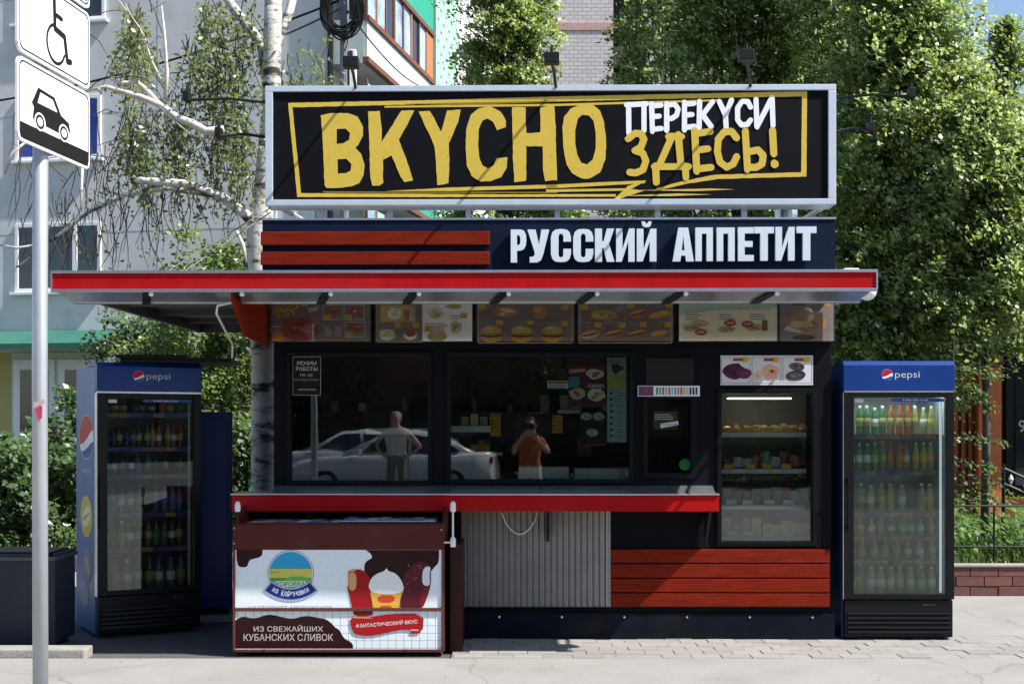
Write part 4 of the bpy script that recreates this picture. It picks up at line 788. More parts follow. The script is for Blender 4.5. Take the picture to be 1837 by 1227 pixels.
# ------------------------------------------------------------------ litter bin, road sign
M_slate = mat('slate_steel', (.03, .034, .046), .5, .1, spec=.25, var=.15, scale=4, dirt=.15)
bx = at(98, 1160, 9.13).x
bn = empty('litter_bin', (bx - .35, 9.13, 0), .0, 'low dark slate metal litter bin beside the kerb stone', 'bin')
b = MB().box(-.6, .30, 0, .02, .04, .66).box(-.6, .30, .43, .45, .04, .66).box(-.6, -.58, .02, .43, .04, .66).box(.33, .35, .02, .43, .04, .66).box(.30, .35, .0, .02, .04, .62).build('bin_body', M_slate, bn, bevel=.004)
MB().box(-.61, .36, -.012, .46, .615, .64).build('rim', mat('dark_rim', (.09, .09, .10), .4, .4), bn, bevel=.006); MB().box(-.55, .31, .03, .42, .62, .672).build('lid', M_black, bn, bevel=.008); MB().box(-.55, .3, .03, .42, 0, .04).build('base', M_black, bn)
M_galv = mat('galvanised_pole', (.44, .46, .49), .42, .55, var=.15, scale=6, bump=.05, bscale=30, stretch=(1, 1, .3), dirt=.15)
YS = 5.8; sp = at(73, 700, YS)
sg = empty('road_sign', (sp.x, YS, 0), 0, 'road sign pole with white disabled and parking plates', 'road sign')
MB().tube([(0, 0, 0), (-.004, 0, 1.8), (.004, 0, 4.2)], .033, 16).build('pole', M_galv, sg, smooth=True)
MB().box(-.12, .12, -.12, .12, 0, .03).build('base_plate', M_galv, sg, bevel=.004)
M_pl = mat('sign_white', (.80, .80, .79), .35, var=.03, dirt=.06); M_gray = mat('sign_back', (.42, .43, .44), .5, .4)
# plate plane: left edge nearer the camera than the right edge
pa, pb = at(22, 170, 5.50), at(152, 230, 6.17); ax = Vector((pb.x - pa.x, pb.y - pa.y, 0)); LW = ax.length; ax.normalize(); nz = Vector((ax.y, -ax.x, 0))
org = Vector((pa.x - sp.x, pa.y - YS, 0))
# keep the plates just in front of the pole
dist = -(org.dot(nz)); org += nz * (dist + .07); org.x -= .018
mid = org + ax * LW / 2; along = -mid.dot(ax); 
def plate(z0, z1, art):
    rr = .035; pts = []
    for (cx_, cz_, a0) in ((LW - rr, z1 - rr, 0), (rr, z1 - rr, 90), (rr, z0 + rr, 180), (LW - rr, z0 + rr, 270)):
        for i in range(5): a = R(a0 + i * 22.5); pts.append((cx_ + rr * math.cos(a), cz_ + rr * math.sin(a)))
    mb = MB(); n = len(pts); fro = [org + ax * u + Vector((0, 0, v)) for u, v in pts]; bak = [q_ - nz * .012 for q_ in fro]
    mb.v = [tuple(q_) for q_ in fro + bak]; mb.f = [tuple(range(n)), tuple(range(2 * n - 1, n - 1, -1))] + [(i, n + i, n + (i + 1) % n, (i + 1) % n) for i in range(n)]; mb.m = [0] * len(mb.f)
    o = mb.build('sign_plate', M_pl, sg)
    p = Print(org + nz * .001, ax, (0, 0, 1)); p.N = nz
    inner = [(.012 + (u) * (LW - .024) / LW, z0 + .012 + (v - z0) * (z1 - z0 - .024) / (z1 - z0)) for u, v in pts]; inn2 = [(.018 + (u) * (LW - .036) / LW, z0 + .018 + (v - z0) * (z1 - z0 - .036) / (z1 - z0)) for u, v in pts]
    p.poly(inner, '1A1A1A', [inn2]); p.up(); art(p, z0, z1); p.build('sign_print', o)
    MB().lathe([(.0365, -.02), (.0365, .02)], 16, (0, 0, (z0 + z1) / 2)).build('clamp', M_gray, o)
BLK = '161616'
def car_art(p, z0, z1):
    Hh = z1 - z0; U = lambda u, v: ((.175 + (u - .17) * .92) * LW, z0 + (.22 + (v - .2) * .70) * Hh); B_ = lambda u, v: (u * LW, z0 + v * Hh)
    p.poly([B_(.03, .04), B_(.97, .04), B_(.97, .225), B_(.03, .225)], BLK)
    p.poly([U(.17, .62), U(.20, .56), U(.185, .38), U(.20, .33), U(.72, .30), U(.74, .45), U(.72, .57), U(.60, .64), U(.50, .90), U(.26, .93)], BLK).up()
    p.poly([U(.25, .66), U(.29, .86), U(.47, .84), U(.54, .66)], 'E8E8E6')
    for u in (.285, .64):
        cu, cv = U(u, .345)
        for k_, c_ in ((1.25, 'E8E8E6'), (1, BLK), (.62, 'E8E8E6')): p.ell(cu, cv, .058 * LW * k_, .088 * Hh * k_, c_, n=24).up()
def chair_art(p, z0, z1):
    Hh = z1 - z0; U = lambda u, v: (u * LW, z0 + v * Hh)
    cu, cv = .50 * LW, z0 + .33 * Hh
    arc = [(cu + .125 * LW * math.cos(R(a)), cv + .235 * Hh * math.sin(R(a))) for a in range(105, 352, 13)]; p.stroke(arc, .014, BLK)
    p.ell(*U(.48, .93), .03 * LW, .06 * Hh, BLK); p.stroke([U(.475, .86), U(.485, .52), U(.62, .49), U(.66, .20), U(.71, .215)], .026, BLK); p.stroke([U(.485, .70), U(.58, .69)], .02, BLK)
zb = at(22, 250, 5.50).z; zt_ = at(22, 98, 5.50).z; hh_ = zt_ - zb
plate(zb, zt_, car_art); plate(zt_ + .02, zt_ + .02 + hh_, chair_art)
def park_art(p, z0, z1):
    p.rect(.03, LW - .03, z0 + .03, z1 - .03, '1C6AB8').up(); p.text('P', LW * .33, LW * .68, z0 + .12, z1 - .12, 'E8E8E6', .05)
plate(zt_ + .04 + hh_, zt_ + .04 + hh_ + LW, park_art)
for z_, c_ in ((zf(725), 'B83A5A'),): 
    p = Print((0, -.035, 0), (1, 0, 0), (0, 0, 1)); p.poly([(-.02, 1.62), (.03, 1.64), (.028, 1.66), (-.018, 1.645)], 'C0A0A8').poly([(-.012, 1.615), (.02, 1.63), (.018, 1.575), (.002, 1.57)], 'C03A5C'); p.build('torn_sticker', sg)
# ------------------------------------------------------------------ apartment house on the left
M_plas = mat('grey_plaster', (.58, .58, .58), .9, var=.10, scale=.5, bump=.2, bscale=8, dirt=.25)
M_wht = mat('white_frame', (.75, .76, .77), .4, var=.04)
M_dglass = mat('dark_window', (.02, .025, .03), .05, var=.4, scale=1.2, spec=.8)
M_brw = mat('brown_timber', (.16, .055, .025), .55, var=.3, scale=4)
M_orw = mat('orange_timber', (.42, .16, .06), .55, var=.3, scale=5, stretch=(1, 6, 6))
M_teal = mat('teal_siding', (.02, .30, .20), .5, var=.1, scale=3)
M_mint = mat('mint_brick', (.33, .62, .42), .8, var=.06, scale=2)
M_pale = mat('pale_panel', (.50, .55, .52), .7, var=.12, scale=2, dirt=.2)
M_yel = mat('yellow_wall', (.42, .37, .13), .8, var=.1, scale=1); M_grn = mat('green_base', (.04, .26, .08), .8, var=.12, scale=1)
M_awn = mat('teal_awning', (.035, .14, .105), .5, var=.15, scale=2)
M_lblu = mat('blue_panel', (.03, .06, .32), .5, var=.15, scale=3)
u_ = Vector((.196, .981, 0)); C0 = at(590, 0, 30); 
ah = empty('apartment_house', (C0.x, C0.y, 0), math.atan2(-.196, .981), 'pale grey plastered apartment house with timber and teal balconies', 'building')
MB().box(-22, 0, 0, 26, 3.3, 17).build('wall', M_plas, ah)
MB().box(-22, 0, 0, 26, 0, .5).build('base_wall', M_grn, ah); MB().box(-22, 0, .0, 26, .5, 3.3).build('ground_floor_wall', M_yel, ah)
def G(px, py):      # pixel -> (x, z) on the gable plane
    k = (px - CX) / F; g = Vector((.981, -.196)); t = (k * C0.y - C0.x) / (g.x - k * g.y); Y = C0.y + g.y * t; return t, H - (py - HY) / F * Y
for zz in (6.1, 8.9, 11.7, 14.5): MB().box(-22, -.001, -.004, -.0005, zz, zz + .03).build('panel_joint', mat('joint_grey', (.40, .41, .42), .9), ah)
x0, z1 = G(22, 600); x1, z0 = G(235, 860); MB().box(x0, x1, -.03, -.001, .5, 3.29).build('entrance_panel', mat('pale_mint', (.52, .56, .53), .8, var=.08), ah)
for xx_ in (-4.2, -8.6, -13.0): MB().box(xx_, xx_ + .03, -.004, -.0005, 3.32, 17).build('panel_joint', MATS['joint_grey'], ah)
def gwin(px0, px1, py0, py1, split=(.45, .78), fill=None):
    x0, z1 = G(px0, py0); x1, z0 = G(px1, py1); f = MB().box(x0, x1, -.03, .0, z0, z1)
    o = MB().box(x0, x0 + .09, -.05, -.001, z0, z1).box(x1 - .09, x1, -.05, -.001, z0, z1).box(x0 + .09, x1 - .09, -.05, -.001, z1 - .09, z1).box(x0 + .09, x1 - .09, -.05, -.001, z0, z0 + .09)
    for s in split: xs_ = x0 + (x1 - x0) * s; o.box(xs_ - .06, xs_ + .06, -.05, -.001, z0 + .09, z1 - .09)
    o = o.build('window', M_wht, ah, bevel=.008); MB().box(x0 + .09, x1 - .09, -.02, -.002, z0 + .09, z1 - .09).build('pane', fill or M_dglass, o); MB().box(x0 - .08, x1 + .08, -.16, -.001, z0 - .07, z0 - .005).build('sill', M_wht, o, bevel=.01)
gwin(28, 182, 403, 522, (.32, .7)); gwin(28, 182, 178, 284, (.3, .66), M_lblu); gwin(28, 190, -70, 36, (.5,)); gwin(490, 566, 352, 470, (.5,), mat('bright_blind', (.7, .7, .68), .6)); gwin(-160, -30, 403, 522)
# entrance: awning, doors
x0, z0 = G(-60, 630); x1, z1 = G(228, 600); MB().prism([(-1.4, z0), (-1.4, z0 + .06), (-.7, z1 + .05), (0, z1 + .12), (0, z1 + .05), (-.7, z1 - .02)], x0, x1).build('awning', M_awn, ah)
MB().box(x0, x1, -1.42, -1.38, z0 - .05, z0 + .07).build('awning_edge', mat('awning_edge', (.015, .11, .07), .5), ah)
for pa_, pb_ in ((26, 100), (106, 178)):
    x0, z1 = G(pa_, 645); x1, z0 = G(pb_, 835); o = MB().box(x0, x1, -.06, -.001, z0, z1).build('door', M_wht, ah, bevel=.01); MB().box(x0 + .18, x1 - .16, -.07, -.061, z0 + .8, z1 - .25).build('door_pane', M_dglass, o); MB().box(x1 - .11, x1 - .07, -.1, -.061, z0 + .75, z0 + 1.0).build('handle', M_black, o)
x0, z1 = G(420, 798); x1, z0 = G(458, 838); o = MB().box(x0, x1 + .6, -.06, -.001, z0, z1).build('shop_plaque', M_black, ah); p = Print((0, -.061, 0), (1, 0, 0), (0, 0, 1)); p.text('САЛОН', x0 + .12, x1 + .5, z0 + .12, z0 + .26, 'D0D0CC', .01); p.build('plaque_print', o)
# side facade with stacked glazed balconies, running away from the street
def side(name, m, y0, y1, x0, x1, z0, z1, bevel=0): return MB().box(x0, x1, y0, y1, z0, z1).build(name, m, ah, bevel=bevel)
for k_ in range(-2, 3):
    zb_ = 9.89 + 2.8 * k_; low = k_ < 0
    if zb_ < 1.5: continue
    b_ = side('balcony_parapet', M_pale if k_ == 0 else M_teal, 0.02, 5.9, .84, .90, zb_ - (.55 if k_ == 1 else 0), zb_ + .82)
    side('parapet_rail', M_brw, 0, 5.92, .80, .96, zb_ + .82, zb_ + .93); side('parapet_foot', M_brw, 0, 5.92, .80, .94, zb_ - .12 - (.55 if k_ == 1 else 0), zb_ - .003 - (.55 if k_ == 1 else 0))
    side('balcony_slab', M_pale, 0, 5.9, .001, .80, zb_ - .14, zb_ - .003); side('balcony_end', M_pale, 0, .05, .001, .83, zb_, zb_ + .85)
    side('end_board', M_orw, 5.2, 5.9, .83, .89, zb_ + .94, zb_ + 2.1)
    for j in range(8): side('glazing_bar', M_orw if j % 2 else M_brw, .02 + j * .74, .10 + j * .74, .83, .90, zb_ + .94, zb_ + 2.3)
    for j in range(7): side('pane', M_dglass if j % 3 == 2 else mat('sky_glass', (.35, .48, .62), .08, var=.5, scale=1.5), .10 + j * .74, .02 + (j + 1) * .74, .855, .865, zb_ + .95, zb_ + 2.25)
    for j in range(4): side('curtain', mat('blue_curtain', (.12, .25, .62), .8, var=.3, scale=3) if j % 2 else M_wht, .4 + j * 1.3, .9 + j * 1.3, .70, .74, zb_ + .9, zb_ + 2.2)
mb_ = side('mint_wall', M_mint, 6.0, 8.5, .001, .95, 0, 17)
for r_ in range(34):
    for c_ in range(4): MB().box(.951, .962, 6.15 + c_ * .6 + (r_ % 2) * .3, 6.33 + c_ * .6 + (r_ % 2) * .3, 6 + r_ * .3, 6.05 + r_ * .3).build('vent_slot', mat('slot_green', (.12, .28, .18), .9), ah)
MB().tube([(.06, -.08, 0), (.06, -.08, 16)], .07, 8).build('downpipe', M_black, ah)

# utility pole with coiled cables near the corner of the house
up = at(618, 0, 15.5)
ug = empty('utility_pole', (up.x, 15.5, 0), 0, 'slim grey utility pole carrying coils of black cable', 'pole')
MB().tube([(0, 0, 0), (0, 0, 8.6)], .055, 12).build('mast', mat('pole_grey', (.16, .17, .19), .6, .3), ug)
MB().box(.06, .14, -.05, .05, 4.9, 5.95).build('white_box', M_white, ug, bevel=.01)
zc = at(0, 25, 15.5).z
for i in range(15):
    rr, ry_, ph = .17 + rnd.uniform(0, .07), .26 + rnd.uniform(0, .12), rnd.uniform(0, 6); cx_ = rnd.uniform(-.06, .04); cz_ = zc + rnd.uniform(-.04, .1); yy = -.1 - rnd.uniform(0, .08)
    MB().tube([(cx_ + rr * math.cos(t), yy + .02 * math.sin(3 * t + ph), cz_ + ry_ * math.sin(t)) for t in np.linspace(0, 6.28, 26)], .011, 5, cap=False).build('cable_coil', M_black, ug)
def cable(pts, r, m, label):
    o = MB().tube(pts, r, 5).build('overhead_cable', m); tag(o, label, 'cable'); return o
def sagline(a, b, sag, n=16): a, b = Vector(a), Vector(b); return [a.lerp(b, t) - Vector((0, 0, sag * 4 * t * (1 - t))) for t in np.linspace(0, 1, n)]
pt = Vector((up.x, 15.4, zc))
cable(sagline(pt + Vector((-.05, 0, .12)), at(-60, 190, 17), .15), .014, M_black, 'thick black cable running from the utility pole across the house gable')
cable(sagline(pt + Vector((-.05, 0, .02)), at(330, 115, 20), .1), .012, M_black, 'thin black cable running from the utility pole to the house wall')
cable(sagline(pt + Vector((.05, 0, .0)), at(790, 160, 30), .3), .01, M_black, 'black cable running from the utility pole past the timber balcony')

# ------------------------------------------------------------------ brick tower far behind
M_tower = bpy.data.materials.new('tower_brick'); M_tower.use_nodes = True; t_ = M_tower.node_tree; br = t_.nodes.new('ShaderNodeTexBrick'); tc = t_.nodes.new('ShaderNodeTexCoord'); mp = t_.nodes.new('ShaderNodeMapping'); mp.inputs['Rotation'].default_value = (R(90), 0, 0)
br.inputs['Scale'].default_value = 1; br.inputs['Brick Width'].default_value = .5; br.inputs['Row Height'].default_value = .22; br.inputs['Mortar Size'].default_value = .022
br.inputs['Color1'].default_value = (.50, .46, .45, 1); br.inputs['Color2'].default_value = (.44, .40, .40, 1); br.inputs['Mortar'].default_value = (.26, .24, .24, 1)
t_.links.new(tc.outputs['Object'], mp.inputs[0]); t_.links.new(mp.outputs[0], br.inputs[0]); t_.links.new(br.outputs[0], t_.nodes['Principled BSDF'].inputs['Base Color']); t_.nodes['Principled BSDF'].inputs['Roughness'].default_value = .9
tw = empty('brick_tower', (at(1045, 0, 75).x, 75, 0), 0, 'tall pale brick tower block rising behind the trees', 'building')
MB().box(-6, 1.75, 0, 12, 0, 48).build('front_wall', M_tower, tw); MB().box(3.6, 14, 0, 12, 0, 48).build('front_wall', M_tower, tw); MB().box(1.75, 3.6, 1.8, 12, 0, 48).build('recess_wall', mat('recess_brown', (.03, .028, .028), .8), tw)
for z_ in (24.0, 33.2): MB().box(-6.01, 1.74, -.06, -.001, z_, z_ + .42).build('brick_band', mat('pink_band', (.40, .25, .23), .9), tw)
for k_ in range(5):
    o = MB().box(1.76, 3.59, .4, .5, 10 + k_ * 6, 11.2 + k_ * 6).build('loggia_rail', mat('loggia_rail', (.06, .055, .05), .8), tw)

# ------------------------------------------------------------------ cafe on the right
M_ora = mat('orange_cladding', (.62, .15, .05), .6, var=.2, scale=2); M_orad = mat('brown_batten', (.30, .07, .03), .6, var=.25, scale=3)
YC = 18.5; cfx = at(1716, 0, YC).x
cf = empty('cafe_building', (cfx, YC, 0), R(-3), 'orange and brown cafe pavilion with a black shop window behind the trees', 'building')
MB().box(0, 7, .2, 6, 0, 2.75).build('wall', M_orad, cf); MB().box(-.3, 7.3, -.5, 6.2, 2.75, 3.0).build('roof', M_orad, cf)
for i in range(3): MB().box(.0 + i * .1, .05 + i * .1, .12, .199, .3, 2.7).build('batten', M_orad, cf, bevel=.004)
MB().box(.3, .62, .0, .199, .0, 2.74).build('pillar', M_ora, cf, bevel=.01); MB().box(.62, 7, .1, .199, 0, .55).build('base_panel', M_ora, cf)
o = MB().box(.7, 3.4, .05, .199, .62, 2.6).build('window', M_black, cf); MB().box(.82, 3.3, .03, .049, .72, 2.5).build('pane', M_dglass, o)
p = Print((0, .028, 0), (1, 0, 0), (0, 0, 1)); p.text('99', .86 + .0, 1.08, 1.46, 1.63, 'B8B8B4', .01); p.build('window_print', o)

# ------------------------------------------------------------------ flower bed with brick edging, fence, lawn
YB = 12.0; bx0 = at(1690, 1040, YB).x; NB = 19; bw, bh = .255, .088
bed = MB().box(bx0 - .5, 12, YB + .13, 30, .0, .235).build('flower_bed', M_soil); tag(bed, kind='structure')
M_brick = [mat('edging_brick_%d' % i, c, .85, var=.2, scale=14, bump=.4, bscale=70) for i, c in enumerate(((.17, .065, .052), (.135, .055, .05), (.20, .085, .065)))]
ed = empty('brick_edging', (bx0, YB, 0), 0, 'low dark red brick edging round the grassy flower bed', 'edging')
MB().box(-.02, bw * NB, .02, .125, 0, bh * 3 - .006).build('mortar', mat('mortar', (.16, .13, .12), .95, var=.2, scale=8), ed)
bms = [MB().box(.004, bw - .004, 0, .12, .003, bh - .004).mesh('brick', m, bevel=.004) for m in M_brick]
for r_ in range(3):
    for c_ in range(NB - (r_ % 2)):
        o = link('brick', rnd.choice(bms), ed); o.location = (c_ * bw + (r_ % 2) * bw / 2, rnd.uniform(-.004, .004), r_ * bh)
MB().box(-.02, bw * NB, -.012, .14, bh * 3, bh * 3 + .022).build('coping', mat('coping_grey', (.30, .26, .23), .9, var=.2, scale=6), ed, bevel=.005)
fn = empty('garden_fence', (bx0, YB + .35, .0), 0, 'thin black metal fence with top rail along the flower bed', 'fence')
for z_ in (.42, .80): MB().tube([(-.3, 0, z_), (5.2, 0, z_ - .01)], .011, 6).build('rail', M_black, fn)
for i in range(9): MB().tube([(.0 + i * .6, 0, .2), (.0 + i * .6, 0, .80)], .010, 6).build('post', M_black, fn)
cv_ = empty('swag_railing', (at(1800, 0, 14).x, 14, .24), 0, 'black curved railing with white ovals beyond the garden fence', 'railing')
for dz in (0, .16): MB().tube([(x_, 0, .70 + dz - .28 * math.sin(min(1, x_ / .9) * 1.5)) for x_ in np.linspace(0, 1.6, 12)], .016, 6).build('rail', M_black, cv_)
MB().tube([(0, 0, 0), (0, 0, .9)], .02, 6).build('post', M_black, cv_)
for i in range(9): x_ = .08 + i * .16; zz = .78 - .28 * math.sin(min(1, x_ / .9) * 1.5); MB().lathe([(.004, -.06), (.03, 0), (.004, .06)], 8, (x_, 0, zz)).build('white_oval', M_white, cv_)
# left border: dark kerb and planted strip
kb = empty('border_kerb', (0, 14.0, 0), 0, 'old dark concrete kerb stones along the shrub border', 'kerb')
for i in range(9):
    xa_ = -7.2 + i * .72; MB().box(xa_ + .004, xa_ + .712, 0, .15, 0, .155 + rnd.uniform(-.01, .01)).build('kerb_block', M_kerbd, kb, bevel=.012)
lb = MB().box(-14, -.6, 14.15, 29.5, .0, .13).build('shrub_border', M_soil); tag(lb, kind='structure')
pl_ = MB().quad((-30, 10.4, .004), (-1.0, 10.4, .004), (-1.0, 13.98, .004), (-30, 13.98, .004)).build('side_path', M_walk); tag(pl_, kind='structure')
pr_ = MB().quad((2.3, 8.67, .004), (30, 8.67, .004), (30, 11.99, .004), (2.3, 11.99, .004)).build('side_path', M_walk); tag(pr_, kind='structure')
# ------------------------------------------------------------------ trees and plants
def gauss_clumps(n, c, r, seed, shell=.55):
    """clump centres in an ellipsoid, more of them near its skin"""
    g = np.random.default_rng(seed); D = g.normal(size=(n, 3)); D /= np.linalg.norm(D, axis=1)[:, None]; q = g.uniform(shell ** 3, 1, n) ** (1 / 3); q = np.where(g.random(n) < .25, q * g.random(n), q)
    return np.asarray(c) + D * q[:, None] * np.asarray(r) * g.uniform(.85, 1.12, n)[:, None]
def limbs(mb, base, heads, r0, seed):
    g = random.Random(seed)
    for h in heads:
        a = Vector(base) + Vector((0, 0, g.uniform(0, 1) * max(.1, (h[2] - base[2]) * .55))); b = Vector(h); m = a.lerp(b, .5) + Vector((g.uniform(-.15, .15), g.uniform(-.15, .15), g.uniform(-.05, .25)))
        mb.tube([a, a.lerp(m, .5), m, b], [r0, r0 * .75, r0 * .5, r0 * .18], 6)
M_bark = mat('poplar_bark', (.07, .062, .05), .95, var=.35, scale=9, bump=.8, bscale=25, stretch=(1, 1, .25))
def poplar(x, y, h, w_, z0, n, per, size, base, seed, label, lean=0, cr=.34, tr=.17, up=.55):
    t = empty('poplar_tree', (x, y, 0), 0, label, 'tree', 'poplars behind the kiosk'); cl = []
    g = np.random.default_rng(seed)
    for k in range(int(n)):
        f = g.uniform(0, 1); zz = z0 + (h - z0) * f; rad = w_ * (math.sin(math.pi * min(1, (f * .86 + .14)) ** .75) ** .7) * (1 + .25 * math.sin(f * 17 + seed) + .15 * math.sin(f * 41 + 2 * seed)); a = g.uniform(0, 6.283); q = g.uniform(.35, 1) ** .6
        cl.append((math.cos(a) * rad * q + lean * f, math.sin(a) * rad * q * .8, zz + g.normal() * .15, cr * g.uniform(.6, 1.3)))
    P_ = spray_points(cl, 6, max(6, int(per * 1.25 / 6)), seed + 1); P_ = P_[P_[:, 2] > .1]
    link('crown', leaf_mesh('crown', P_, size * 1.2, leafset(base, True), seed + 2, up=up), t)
    mb = MB().tube([(0, 0, -.05), (.03, 0, h * .3), (lean * .5, 0, h * .6), (lean, 0, h * .97)], [tr, tr * .85, tr * .55, .03], 10)
    limbs(mb, (0, 0, z0 * .8), [c[:3] for c in cl[::max(1, int(n / 46))]], tr * .3, seed); mb.build('trunk', M_bark, t, smooth=True); return t
PG = (.165, .235, .05); PGd = (.125, .185, .045); PGs = (.165, .23, .065)
x = lambda px, Y: (px - CX) / F * Y
poplar(x(1622, 15.2), 15.2, 7.3, .75, 1.9, 300, 230, .056, PGs, 11, 'broad leafy poplar right behind the end of the kiosk beside the cafe', cr=.36)
poplar(x(1545, 18), 18, 9.5, .85, 2.3, 300, 220, .064, PG, 12, 'full green poplar standing between the kiosk roof and the cafe', cr=.42)
poplar(x(1330, 19.5), 19.5, 10, 1.3, 2.0, 320, 200, .068, PGd, 13, 'dark green poplar behind the middle of the large sign', cr=.42)
poplar(x(1215, 25), 25, 11, 1.1, 2.0, 200, 150, .08, PGd, 14, 'slender poplar in front of the brick tower recess', cr=.42)
poplar(x(905, 26), 26, 13, .8, 2.5, 300, 200, .074, PG, 15, 'narrow bright poplar beside the mint green house wall', cr=.4)
poplar(x(1800, 26), 26, 9.4, .26, 1.5, 150, 150, .08, PGd, 16, 'tall thin dark poplar against the open sky', cr=.3)
poplar(x(1470, 27), 27, 13, 1.5, 2.0, 260, 90, .12, PGd, 17, 'far poplar closing the gap behind the kiosk roof', cr=.5)
poplar(x(1010, 34), 34, 7.2, 1.4, .6, 160, 80, .12, PGd, 18, 'low dark poplar at the foot of the brick tower', cr=.45)

poplar(x(1765, 14.6), 14.6, 5.0, .6, 2.55, 190, 210, .054, PGs, 19, 'short bushy poplar overhanging the cafe front', cr=.34, tr=.05)
# birch beside the kiosk: white trunk, bare broken limbs, hanging twigs with small leaves
M_birch = bpy.data.materials.new('birch_bark'); M_birch.use_nodes = True; t_ = M_birch.node_tree; N_ = t_.nodes; tc = N_.new('ShaderNodeTexCoord'); mp = N_.new('ShaderNodeMapping'); mp.inputs['Scale'].default_value = (2.2, 2.2, 7)
nz_ = N_.new('ShaderNodeTexNoise'); nz_.inputs['Scale'].default_value = 1.3; nz_.inputs['Detail'].default_value = 7; nz_.inputs['Roughness'].default_value = .7; rp_ = N_.new('ShaderNodeValToRGB'); e_ = rp_.color_ramp.elements; e_[0].position = .40; e_[0].color = (.03, .026, .022, 1); e_[1].position = .50; e_[1].color = (.50, .485, .455, 1)
t_.links.new(tc.outputs['Object'], mp.inputs[0]); t_.links.new(mp.outputs[0], nz_.inputs[0]); t_.links.new(nz_.outputs[0], rp_.inputs[0]); t_.links.new(rp_.outputs[0], N_['Principled BSDF'].inputs['Base Color']); N_['Principled BSDF'].inputs['Roughness'].default_value = .8
bp_ = N_.new('ShaderNodeBump'); bp_.inputs['Strength'].default_value = .5; bp_.inputs['Distance'].default_value = .02; t_.links.new(nz_.outputs[0], bp_.inputs['Height']); t_.links.new(bp_.outputs[0], N_['Principled BSDF'].inputs['Normal'])
M_twig = mat('twig_brown', (.05, .035, .025), .9, var=.3); M_bare = mat('bare_pale_wood', (.52, .48, .43), .85, var=.2, scale=12, bump=.3, bscale=40)
YT = 11.9
bi = empty('birch_tree', (at(472, 0, YT).x, YT, 0), 0, 'white birch with broken bare limbs and hanging twigs beside the kiosk', 'tree')
def W(px, py, dy=0): v = at(px, py, YT + dy); return Vector((v.x - bi.location.x, dy, v.z))
MB().tube([W(472, 1075), W(473, 880), W(472, 700), W(470, 560), W(466, 420), W(474, 330), W(487, 180), W(489, 60), W(492, -60)], [.125, .112, .105, .105, .118, .085, .082, .08, .075], 14).build('trunk', M_birch, bi, smooth=True)
MB().tube([W(468, 415), W(440, 385, -.1), W(395, 352, -.2), W(330, 330, -.3), W(250, 324, -.4), W(243, 322, -.4)], [.055, .05, .045, .04, .032, .024], 8).build('limb', M_birch, bi, smooth=True)
MB().tube([W(395, 352, -.2), W(300, 338, -.1), W(225, 350, -.1), W(160, 380, 0), W(95, 430, .1), W(30, 480, .2)], [.03, .026, .022, .018, .014, .008], 6).build('limb', M_birch, bi, smooth=True)
MB().tube([W(487, 190), W(470, 80, .2), W(430, 30, .3), W(395, -20, .4)], [.06, .05, .045, .04], 8).build('limb', M_birch, bi, smooth=True)
MB().tube([W(489, 100), W(520, 20, .3), W(540, -60, .4)], [.05, .04, .03], 8).build('limb', M_birch, bi, smooth=True); 
MB().tube([W(402, 233, -.4), W(370, 236, -.4), W(345, 222, -.4), W(318, 212, -.4), W(290, 190, -.4), W(255, 175, -.45), W(190, 156, -.5), W(152, 165, -.5)], [.036, .038, .034, .034, .030, .026, .018, .008], 8).build('broken_limb', M_bare, bi, smooth=True)
MB().tube([W(290, 190, -.4), W(262, 162, -.4), W(245, 147, -.4), W(215, 150, -.45), W(198, 142, -.45)], [.022, .024, .02, .018, .01], 7).build('broken_limb', M_bare, bi, smooth=True)
MB().tube([W(296, 185, -.4), W(300, 130, -.4), W(295, 60, -.35), W(290, 10, -.3)], [.022, .017, .012, .005], 7).build('broken_limb', M_bare, bi, smooth=True); MB().tube([W(292, 152, -.4), W(272, 110, -.4), W(250, 50, -.4), W(212, 0, -.4)], [.016, .013, .010, .005], 6).build('broken_limb', M_bare, bi, smooth=True)
MB().tube([W(268, 78, -.4), W(240, 40, -.4), W(225, 8, -.4)], [.008, .006, .003], 5).build('broken_limb', M_bare, bi, smooth=True); MB().tube([W(285, 190, -.42), W(310, 215, -.42), W(340, 240, -.42)], [.008, .006, .003], 5).build('broken_limb', M_bare, bi, smooth=True)
MB().tube([W(45, 256, -.3), W(22, 275, -.3), W(8, 312, -.3)], [.01, .014, .012], 6).build('broken_limb', M_bare, bi, smooth=True); MB().tube([W(148, 300, -.4), W(146, 340, -.4), W(146, 380, -.4)], [.012, .013, .008], 6).build('broken_limb', M_bare, bi, smooth=True); MB().tube([W(0, 440, -.2), W(30, 445, -.2), W(62, 440, -.2)], [.012, .012, .008], 6).build('broken_limb', M_bare, bi, smooth=True)
MB().tube([W(425, 415, -.3), W(436, 440, -.3), W(442, 470, -.3)], [.016, .018, .010], 6).build('broken_limb', M_bare, bi, smooth=True)

